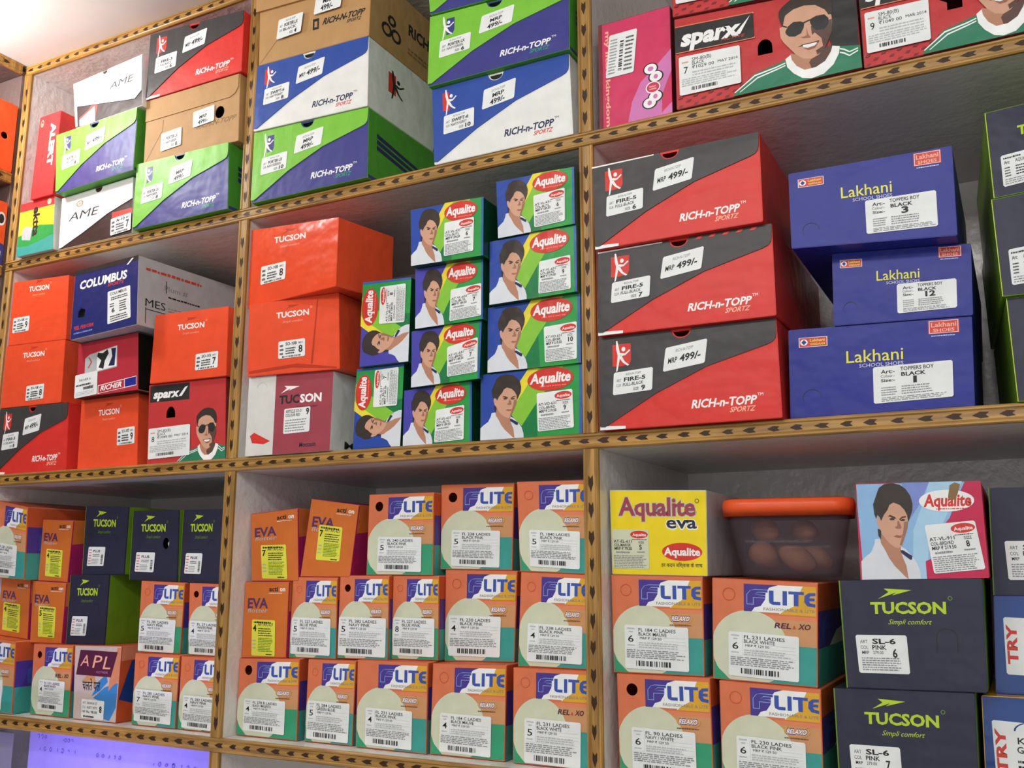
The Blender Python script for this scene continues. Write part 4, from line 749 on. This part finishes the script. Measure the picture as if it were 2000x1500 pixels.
for i, st, plus, lab, kw in ((51, st_plus(1), True, 'navy slipper box with lime lettering, leftmost of three side by side', {}), (52, st_plus(2), True, 'navy slipper box with a white scrap in its hole, middle of three', dict(hole=circ(.745, .53, .07, 1.15, 14))),
        (53, st_plus(3), True, 'navy slipper box with lime lettering, rightmost of three, at the left post', {}), (56, st_plus(4), True, 'navy slipper box showing a broad lime green side, above the crumpled pink box', {}),
        (85, st_sl('6', 'PINK', 'SL-6'), False, 'large navy slipper box marked 6 under the pink and sky blue portrait box', {}), (86, st_sl('7', 'PINK', 'SL-6'), False, 'large navy slipper box marked 7 with shoe showing in its hole, bottom right', dict(hole=[(.68, .14)] + arc(.745, .20, .07, .12, 180, 0, 10) + [(.81, .14)])), (89, st_sl('8', 'PINK', 'SL-6'), False, 'navy slipper box at the right edge, resting on a glossy blue box', {})):
    b = new(i, lab, 0.25, 'tucnavy', 'tucnavy', 'navy slipper boxes with lime lettering', name='slipper_box', cat='slipper box', edge='tucnavy', **kw)
    if i == 89:
        b.front.rect(0, 0, .009, 1, 'sidelime'); b.sticker('size_label', quad(.12, .14, .56, .50, 0, -.01), st)
    else: tucson_dark(b, st, plus, tab=i not in (52, 86))
    b.finish()
    if i == 52 or i == 86:      # paper stuffing / the shoe seen through the punched hole
        bm = bmesh.new(); bmesh.ops.create_icosphere(bm, subdivisions=3, radius=1)
        rr = random.Random(4)
        for v in bm.verts: v.co *= 1 + .08 * math.sin(7 * v.co.x + 3 * v.co.z) + rr.uniform(-.02, .02)
        w = (G[i][4][2] - G[i][4][0]) / 1000; h = G[i][4][1] / 1000
        t = link('paper_wad' if i == 52 else 'packed_shoe', bm_mesh('wad', bm, [pm('white' if i == 52 else 'lgrey', .25)], True)); a = math.radians(G[i][3])
        t.location = (G[i][0] + w * (.745 - .5), G[i][1] + .020, G[i][2] + h * (.53 if i == 52 else .22)); t.scale = (.009, .014, .011) if i == 52 else (.014, .016, .012)
        t['label'] = 'crumpled white paper seen through the hole of a navy box' if i == 52 else 'shiny grey shoe tip seen through the arched hole of the lowest navy box'; t['category'] = 'paper' if i == 52 else 'shoe'
# glossy blue boxes at the right edge
for i, col, lab in ((90, 'K-2', 'glossy dark blue box at the right edge, under a navy box'), (91, 'GREY', 'glossy dark blue box at the lower right corner')):
    b = new(i, lab, .22, 'lakblue' if i == 90 else 'gold', 'trvblue', 'glossy dark blue boxes', rough=.2, edge='trvblue' if i == 90 else 'gold')
    st = Canvas(); st.text('TRY', .20, .18, .16, .7, 'lakred', .04, 0, 0, True); st.ring(.7, .86, .35, .16, .03, 'trvblue', 20, 0, .5); st.text('K-2', .4, .66, .3, .10, 'ink', .01); st.text('GREY', .38, .52, .4, .10, 'ink', .01); st.rows(.38, .2, .9, .45, 3, 'ink', i, .5); st.rows(.38, .06, .8, .12, 1, 'ink', i, .7)
    b.sticker('size_label', quad(.09, .20, .62, .78, -.02, -.01), st); b.finish()
# orange and teal slipper boxes
for i, size, art, col, hole, word, sq, lab in (
 (49, '4', 'FL 281 LADIES', 'NAVY PINK', None, False, (.10, .05, .76, .46), 'orange and teal slipper box at the left edge, above orange boxes'),
 (57, '5', 'FL 281 LADIES', 'NAVY PINK', 'perf', False, (.02, .02, .86, .48), 'orange and teal slipper box marked 5 beside the lime green side'),
 (58, '4', 'FL 27 LADIES', 'WHITE PINK', 'open', False, (.04, .02, .88, .48), 'orange and teal slipper box marked 4 with open hole, partly behind the left post'),
 (59, '5', 'FL 281 LADIES', 'NAVY PINK', None, False, (.06, .05, .72, .46), 'orange and teal slipper box standing on the shelf at the left edge'),
 (60, '4', 'FL 231 LADIES', 'BLACK WHITE', 'open', True, (.20, .08, .86, .50), 'orange and green slipper box marked 4 left of the crumpled pink box'),
 (62, '7', 'FL 281 LADIES', 'NAVY PINK', 'perf', False, (.06, .06, .90, .50), 'orange and teal slipper box marked 7 on the shelf right of the crumpled pink box'),
 (63, '4', 'FL 282 LADIES', 'NAVY PINK', 'perf', False, (.10, .03, .92, .47), 'orange and teal slipper box marked 4 in the shelf corner at the left post'),
 (66, '5', 'FL 240 LADIES', 'BLACK PINK', 'open', False, (.17, .05, .83, .47), 'orange and teal slipper box marked 5, top row, right of the tilted orange box'),
 (67, '5', 'FL 238 LADIES', 'BLACK PINK', 'open', False, (.16, .04, .83, .46), 'orange and teal slipper box marked 5, top row, second from the centre post'),
 (68, '5', 'FL 1840 LADIES', 'BLACK PINK', 'perf', False, (.16, .06, .88, .46), 'orange and teal slipper box marked 5, top row, against the centre post'),
 (70, '5', 'FL 227 LADIES', 'BLUE PINK', 'perf', False, (.04, .05, .88, .50), 'orange and teal slipper box marked 5 right of the orange box marked 4'),
 (71, '5', 'FL 282 LADIES', 'NAVY PINK', 'open', False, (.02, .04, .96, .50), 'orange and teal slipper box marked 5 with an open hole, middle row'),
 (72, '8', 'FL 227 LADIES', 'BLUE PINK', 'perf', False, (.03, .05, .92, .50), 'orange and teal slipper box marked 8, middle row'),
 (73, '4', 'FL 230 LADIES', 'BLACK PINK', 'perf', False, (.06, .06, .80, .50), 'orange and teal slipper box marked 4, middle row, right of the box marked 8'),
 (74, '4', 'FL 238 LADIES', 'BLACK PINK', 'perf', False, (.13, .06, .90, .46), 'orange and teal slipper box marked 4, middle row, against the centre post'),
 (75, '4', 'FL 278 R LADIES', 'BLACK / MAGENTA', 'open', False, (.12, .07, .80, .48), 'orange and teal slipper box marked 4 in the bottom middle shelf, leftmost'),
 (76, '5', 'FL 284 LADIES', 'GREEN BLUE', 'perf', False, (.04, .04, .92, .50), 'narrow orange and teal slipper box standing on the shelf, second from the left'),
 (77, '4', 'FL 231 LADIES', 'BLACK PINK', None, False, (.14, .04, .80, .46), 'orange and teal slipper box marked 4 standing on the shelf, third from the left'),
 (78, '4', 'FL 184 C LADIES', 'BLACK MAUVE', 'perf', False, (.13, .04, .82, .46), 'orange and teal slipper box marked 4, fourth from the left on the shelf'),
 (79, '5', 'FL 231 LADIES', 'BLACK WHITE', 'perf', True, (.16, .02, .90, .48), 'orange and teal slipper box marked 5 standing on the shelf against the centre post'),
 (82, '6', 'FL 184 C LADIES', 'BLACK MAUVE', 'perf', False, (.14, .05, .84, .49), 'orange and teal slipper box marked 6 under the yellow box'),
 (83, '6', 'FL 231 LADIES', 'BLACK WHITE', 'perf', True, (.16, .05, .83, .48), 'orange and green slipper box marked 6 under the plastic tub'),
 (87, '6', 'FL 90 LADIES', 'NAVY / WHITE', 'open', False, (.15, .05, .83, .48), 'orange and teal slipper box marked 6 with an open round hole'),
 (88, '6', 'FL 230 LADIES', 'BLACK PINK', 'perf', False, (.16, .05, .84, .48), 'orange and teal slipper box marked 6, left of the lowest navy box')):
    q = G[i][4]; k = (q[4] - q[6]) / q[1]
    b = new(i, lab, 0.25, 'rust', 'orange', 'orange and teal slipper boxes', name='slipper_box', cat='slipper box', edge='salmon', hole=circ(.165, .845, .062, k) if hole == 'open' else None)
    flite(b, size, art, col, hole, word, i, sq=sq); b.finish()
# orange slipper boxes with yellow labels
for i, size, q, lab in ((50, '4', (.22, .08, .76, .52), 'orange slipper box with yellow label marked 4, upper of the pair at the left'), (54, '4', (.16, .10, .72, .58), 'orange slipper box with yellow label at the left edge, middle row'), (55, '5', (.24, .10, .76, .60), 'orange slipper box with yellow label marked 5'),
        (64, '7', (.23, .04, .76, .52), 'upright orange slipper box with yellow label marked 7, left of the tilted one'), (65, '7', (.26, .22, .74, .68), 'tilted orange slipper box with yellow label marked 7'), (69, '4', (.22, .03, .74, .50), 'orange slipper box with yellow label marked 4, above the left corner box')):
    b = new(i, lab, 0.24, 'magenta', 'evaor', 'orange slipper boxes with yellow labels', name='slipper_box', cat='slipper box', edge='evaor'); eva(b, size, i, q); b.finish()
# crumpled pink box
b = new(61, 'crumpled pinkish slipper box with a maroon logo panel and blue streak', 0.22, 'rust', 'aplbase', None, name='slipper_box', cat='slipper box')
c = b.front; c.poly([(.45, .30), (.7, .45), (.98, .52), (.98, .2), (.85, .02), (.70, .04), (.68, .25)], 'aplblue'); c.poly([(.78, .40), (.80, .6), (.92, .98), (.99, .98), (.99, .54), (.88, .48)], 'aplor'); c.poly([(.42, .32), (.55, .52), (.72, .62), (.76, .52), (.6, .40)], 'aplblue'); c.poly([(.18, .52), (.5, .5), (.45, .62), (.3, .6)], 'peach')
c.poly([(.045, .60), (.82, .585), (.93, .92), (.13, .94)], 'aplmar'); c.text('A', .13, .72, .19, .15, 'palered', .0, .05); c.text('P', .40, .70, .18, .17, 'palered', .0, .05); c.text('L', .63, .69, .16, .17, 'palered', .0, .05); c.text('FOOTWEAR', .50, .63, .25, .03, 'pinkl')
c.text('चलते पल', .20, .40, .40, .12, 'black', .01)
st = Canvas(); st.text('ART', .05, .75, .14, .12, 'ink'); st.text('HAWAI ST', .25, .75, .46, .13, 'ink', .01); st.text('COL', .05, .52, .14, .12, 'ink'); st.text('ASST NVY', .25, .52, .46, .13, 'ink', .01); st.text('MRP', .05, .29, .14, .12, 'ink'); st.text('Rs. 98.00', .25, .29, .46, .13, 'ink', .01); st.rows(.1, .06, .6, .18, 1, 'ink', 3, .8); st.text('8', .80, .38, .11, .32, 'ink', .03); b.sticker('size_label', quad(.20, .03, .72, .28, -.01), st)
b.right.rect(0, 0, 1, .45, 'rust'); b.right.poly([(.0, .3), (.2, .2), (.9, .45), (1, .9), (.1, .8)], 'trvblue'); b.right.poly([(0, .8), (1, .9), (1, 1), (0, 1)], 'aplor'); b.finish()
# yellow box and pink portrait box
b = new(80, 'bright yellow slipper box with large red lettering, beside the plastic tub', 0.24, 'lgrey', 'aqyel', None, name='slipper_box', cat='slipper box')
c = b.front; c.text('Aqualite', .08, .70, .82, .205, 'lgrey', .06); c.text('Aqualite', .09, .70, .80, .205, 'maroon', .03); c.text('eva', .58, .545, .33, .15, 'white', .06); c.text('eva', .59, .55, .31, .145, 'tucnavy', .02); c.ring(.905, .87, .022, .027, .006, 'tucnavy', 14)
c.ell(.745, .275, .205, .105, 'oval', 30); c.text('Aqualite', .56, .235, .37, .085, 'white', .035); c.text('हर कदम विश्वास के साथ', .53, .10, .42, .04, 'black', .01)
st = st_aq('5', 'AT-EL-611', 'COL-MAR/GR', 'MRP ₹ 79.50', 80); b.sticker('size_label', quad(.015, .07, .405, .53, .0, .0), st, 'cream'); b.finish()
b = new(84, 'pink and sky blue portrait slipper box with a torn white oval, beside the tub', 0.24, 'aqmag', 'aqskyl', None, name='slipper_box', cat='slipper box', edge='aqmag')
c = b.front; c.poly([(.0, .0), (.03, 0), (.0, 1)], 'aqmag'); c.poly([(.38, 1), (.60, 1), (.52, .78), (.42, .6)], 'skyp'); c.poly([(.60, 1), (.86, 1), (.70, .6), (.56, .3), (.53, 0), (.42, 0), (.45, .5), (.54, .78)], 'aqsky')
c.poly([(.88, 1), (1, 1), (1, 0), (.53, 0), (.53, .18), (.60, .22), (.63, .32), (.69, .55), (.74, .62), (.80, .8)], 'aqmag')
man(c, [m for m in MAN_A if m[0] not in ('yellow', 'lime', 'green', 'dgreen', 'edge')], dict(navy='navyd'), lambda u, v: (.01 + u * 1.08, v * 1.04))
c.ell(.725, .80, .215, .115, 'white', 30, .01); c.text('Aqualite', .545, .745, .37, .12, 'oval', .035, .01); c.rows(.64, .71, .89, .725, 1, 'oval', 4, .8); c.poly([(.74, .83), (.76, .96), (.80, .99), (.84, .97), (.82, .88), (.80, .82), (.77, .80)], 'kraftd')
b.sticker('size_label', quad(.565, .05, .955, .55, .04, -.025), st_aq('8', 'AT-VL-911', 'COL-BRD/RD', 'MRP ₹ 219.50', 84)); b.finish()
# dark blue box and worn red box
b = new(22, 'dark blue shoe box with white side and white square lettering, on the worn red box', 0.29, 'lgrey', 'colblue', None, edge='lgrey', rough=.36, hole=[(.10, .30), (.20, .29), (.21, .40), (.14, .43), (.10, .39)])
c = b.front; c.text('COLUMBUS', .09, .71, .74, .115, 'white', .04, .01); c.text('SPORTS', .54, .65, .24, .045, 'lakred', .02, .01); c.text('FEEL PERFORM', .05, .13, .30, .05, 'lakred', .02); c.rows(.05, .07, .35, .10, 1, 'skyp', 4, .7); c.rect(0, .93, 1, 1, 'black'); c.poly([(.82, .9), (.9, .98), (.93, .98), (.85, .9)], 'white')
st = Canvas(); st.text('COLUMBUS', .10, .86, .74, .09, 'ink', .02); st.rows(.15, .70, .9, .82, 2, 'ink', 3, .6); st.text('6', .18, .32, .14, .13, 'ink', .03); st.rows(.1, .5, .3, .64, 2, 'ink', 3, .5); st.rows(.52, .3, .85, .66, 5, 'ink', 7, .5); st.rows(.12, .05, .9, .25, 3, 'ink', 5, .5); b.sticker('size_label', quad(.56, .10, .90, .57, .02, -.01), st)
r = b.right; r.text('MES', .05, .30, .15, .11, 'ink', .0); r.rows(.22, .3, .6, .38, 2, 'grey', 4, .4); r.text('Plum #', .19, .60, .18, .075, 'grey'); r.rows(.22, .50, .5, .55, 1, 'ink', 5, .5); r.rect(.05, .05, .055, .28, 'ink'); r.rect(.05, .25, .2, .26, 'ink'); r.rect(.2, .56, .205, .74, 'ink'); r.rows(.05, .82, .5, .88, 1, 'lakred', 3, .7); r.rect(.62, .28, .8, .36, 'lakred'); b.finish()
b = new(23, 'worn red shoe box with torn open side, under the dark blue box', 0.26, 'darkin', 'colred', None, edge='toptape', rough=.4)
c = b.front; c.poly([(.13, .40), (.66, .46), (.66, .84), (.20, .76), (.13, .70)], 'lgrey'); c.poly([(.33, .44), (.65, .48), (.65, .82), (.33, .77)], 'white'); c.poly([(.33, .70), (.40, .62), (.36, .5), (.44, .46), (.46, .6), (.52, .72), (.55, .62), (.50, .8), (.42, .74), (.34, .77)], 'black'); c.poly([(.52, .5), (.62, .49), (.64, .80), (.56, .80), (.58, .66)], 'navyd'); c.poly([(.18, .52), (.23, .62), (.19, .70), (.205, .71), (.25, .62), (.2, .52)], 'lakred')
c.poly([(.36, .03), (.97, .09), (.97, .25), (.36, .18)], 'white'); c.poly([(.37, .04), (.78, .08), (.78, .215), (.37, .17)], 'colred'); c.poly([(.79, .085), (.965, .1), (.965, .24), (.79, .22)], 'lakblue'); c.text('RICHER', .40, .075, .34, .085, 'white', .03, .02, .03)
st = Canvas(); st.text('RICHER 6', .2, .68, .5, .1, 'ink', .01); st.rows(.05, .48, .75, .6, 1, 'ink', 3, .7); st.rows(.4, .3, .9, .44, 1, 'ink', 6, 1); st.rows(.06, .08, .9, .26, 3, 'lgrey', 4, .5); b.sticker('size_label', quad(-.02, .0, .35, .42, .03), st)
b.finish()
# ------------------------------------------------------------------ clear tub with an orange lid, full of brown lumps
def rrect(w, d, r, n=6):
    out = []
    for cx, cy, a in ((w / 2 - r, d / 2 - r, 0), (-w / 2 + r, d / 2 - r, 90), (-w / 2 + r, -d / 2 + r, 180), (w / 2 - r, -d / 2 + r, 270)):
        out += [(cx + r * math.cos(math.radians(a + 90 * i / n)), cy + r * math.sin(math.radians(a + 90 * i / n))) for i in range(n + 1)]
    return out
def loft(name, rings, mat, cap0=True, cap1=True, parent=None):
    V = []; F = []; n = len(rings[0][1])
    for z, p in rings: V += [(x, y, z) for x, y in p]
    for k in range(len(rings) - 1):
        for i in range(n): F.append((k * n + i, k * n + (i + 1) % n, (k + 1) * n + (i + 1) % n, (k + 1) * n + i))
    if cap0: F.append(tuple(range(n - 1, -1, -1)))
    if cap1: F.append(tuple(range((len(rings) - 1) * n, len(rings) * n)))
    return link(name, mesh(name, V, F, [mat], None, True), parent)
zt = G[83][2] + max(G[83][4][1], G[83][4][3]) / 1000 + .0010
tub = thing('plastic_tub', 'clear plastic tub with a bright orange lid, between the yellow and pink boxes', 'tub', (0.846, 0.106, zt), math.radians(9))
glass = bpy.data.materials.new('clear_plastic'); glass.use_nodes = True
nt = glass.node_tree; pb = nt.nodes['Principled BSDF']; pb.inputs['Base Color'].default_value = lin('b8aab4'); pb.inputs['Roughness'].default_value = .12; pb.inputs['IOR'].default_value = 1.4
tp = nt.nodes.new('ShaderNodeBsdfTransparent'); tp.inputs[0].default_value = lin('ece4e6'); ms = nt.nodes.new('ShaderNodeMixShader'); ms.inputs[0].default_value = .93
nt.links.new(pb.outputs[0], ms.inputs[1]); nt.links.new(tp.outputs[0], ms.inputs[2]); nt.links.new(ms.outputs[0], nt.nodes['Material Output'].inputs[0])
W0, W1, TH = .116, .150, .077
loft('bowl', [(.0, rrect(W0, .096, .02)), (.004, rrect(W0 + .003, .099, .022)), (TH, rrect(W1, .116, .022)), (TH, rrect(W1 - .003, .113, .021)), (.006, rrect(W0, .096, .021)), (.003, rrect(W0 - .004, .092, .02))], glass, True, True, tub)
lid = loft('lid', [(TH + .0005, rrect(W1 + .004, .120, .024)), (TH - .004, rrect(W1 + .008, .124, .026)), (TH + .010, rrect(W1 + .010, .126, .026)), (TH + .016, rrect(W1 + .007, .123, .025)), (TH + .018, rrect(W1 - .002, .114, .022)), (TH + .015, rrect(W1 - .008, .108, .02))], pm('tuborange', .35), True, True, tub)
lid['label'] = 'bright orange lid'
rr = random.Random(8)
spots = [(-.032, -.014, .026, .024, 'at the lower left'), (.008, -.022, .022, .024, 'at the lower middle'), (.030, .006, .024, .022, 'at the lower right'), (-.030, -.010, .058, .022, 'at the upper left'), (.018, -.010, .056, .022, 'at the upper right'), (-.012, .022, .028, .025, 'at the back')]
for x, y, z, r, where in spots:
    bm = bmesh.new(); bmesh.ops.create_icosphere(bm, subdivisions=3, radius=1)
    for v in bm.verts: v.co *= 1 + .05 * math.sin(5 * v.co.x + 7 * z * 50) + .03 * math.sin(11 * v.co.y) + rr.uniform(-.012, .012)
    o = link('brown_bun', bm_mesh('brown_bun', bm, [pm('a5805c', .7)], True)); a = math.radians(9)
    o.location = (0.846 + x * math.cos(a) - y * math.sin(a), 0.106 + x * math.sin(a) + y * math.cos(a), zt + z); o.scale = (r, r * .72, r * .62); o.rotation_euler = (rr.uniform(-.3, .3), rr.uniform(-.5, .5), rr.uniform(0, 3))
    o['label'] = 'rounded brown lump %s of the clear plastic tub' % where; o['category'] = 'food'; o['group'] = 'brown lumps in the plastic tub'
# ------------------------------------------------------------------ side wall boxes and the cards in the lowest compartments
G[100] = (XL + .004, -.136, ZS[1] + .0112, 90.0, (-120, 143, 121, 143, 121, 0, -120, 0))
b = new(100, 'orange shoe box with a ragged round hole, on the side shelving at the left edge', .2, 'tuborange', 'tuborange', None, hole=circ(.905, .50, .03, 1.7, 12)); b.finish()
G[101] = (XL + .004, -.136, ZS[2] + .0112, 90.0, (-120, 128, 121, 128, 121, 0, -120, 0))
b = new(101, 'orange and blue shoe box with a round white badge on the side shelving', .2, 'tuborange', 'tuborange', None)
c = b.front; c.poly([(0, 0), (1, 0), (1, .32), (.85, .40), (0, .45)], 'navy'); c.ell(.955, .72, .035, .11, 'white', 20); c.ell(.955, .72, .024, .075, 'black', 20); c.text('BOS', .88, .05, .10, .10, 'ink', .02)
st = Canvas(); st.text('BOS', .3, .2, .65, .5, 'ink', .03); b.sticker('size_label', quad(.80, .03, .975, .22), st); b.finish()
def card(name, label, cat, x0, x1, y, z0, z1, lean, hexc, marks, pre=None):
    t = thing(name, label, cat, ((x0 + x1) / 2, y, z0)); w = x1 - x0; h = z1 - z0
    V = [(-w / 2, 0, 0), (w / 2, 0, 0), (w / 2, lean, h), (-w / 2, lean, h)]; V += [(a, b_ + .0012, c_) for a, b_, c_ in V]
    F = [(0, 1, 2, 3), (7, 6, 5, 4), (0, 4, 5, 1), (1, 5, 6, 2), (2, 6, 7, 3), (3, 7, 4, 0)]; I = [0] * 6; mats = [pm(hexc, .5)]
    cv = Canvas(); marks(cv)
    print_faces(cv, lambda u, v, hh: (-w / 2 + u * w, lean * v - hh, v * h), .0001, V, F, I, mats, .5)
    link('sheet', mesh('sheet', V, F, mats, I), t)
def scrib(cv):
    r = random.Random(5)
    for x0, x1, y, n in ((.04, .10, .955, 3), (.17, .24, .95, 4), (.05, .27, .905, 7), (.36, .50, .905, 5), (.60, .86, .90, 8)):
        for k in range(n):
            x = x0 + (x1 - x0) * k / n; cv.ring(x + .008, y, .007, .007 + .004 * r.random(), .003, '7a68d8', 10, r.random(), 1 + r.random() * .5)
card('violet_lit_sheet', 'paper sheet with violet light painted into its colour, with faint handwriting in the lowest left compartment', 'paper', -.492, -.0125, .05, Z[4] + HT + .0004, -.4345, .0, 'a898ff', scrib)  # violet of the light on the sheet is put into its paper colour
def grey_marks(cv):
    cv.text('Champak', .10, .925, .36, .016, 'navyd', .03, .005, .006); cv.rows(.46, .933, .9, .945, 1, 'grey', 5, .8)
card('grey_card', 'lavender grey printed card at the lower left corner, beside the violet sheet', 'card', -.596, -.530, .045, Z[4] + HT + .0004, -.452, .0, '8f8aa6', grey_marks)
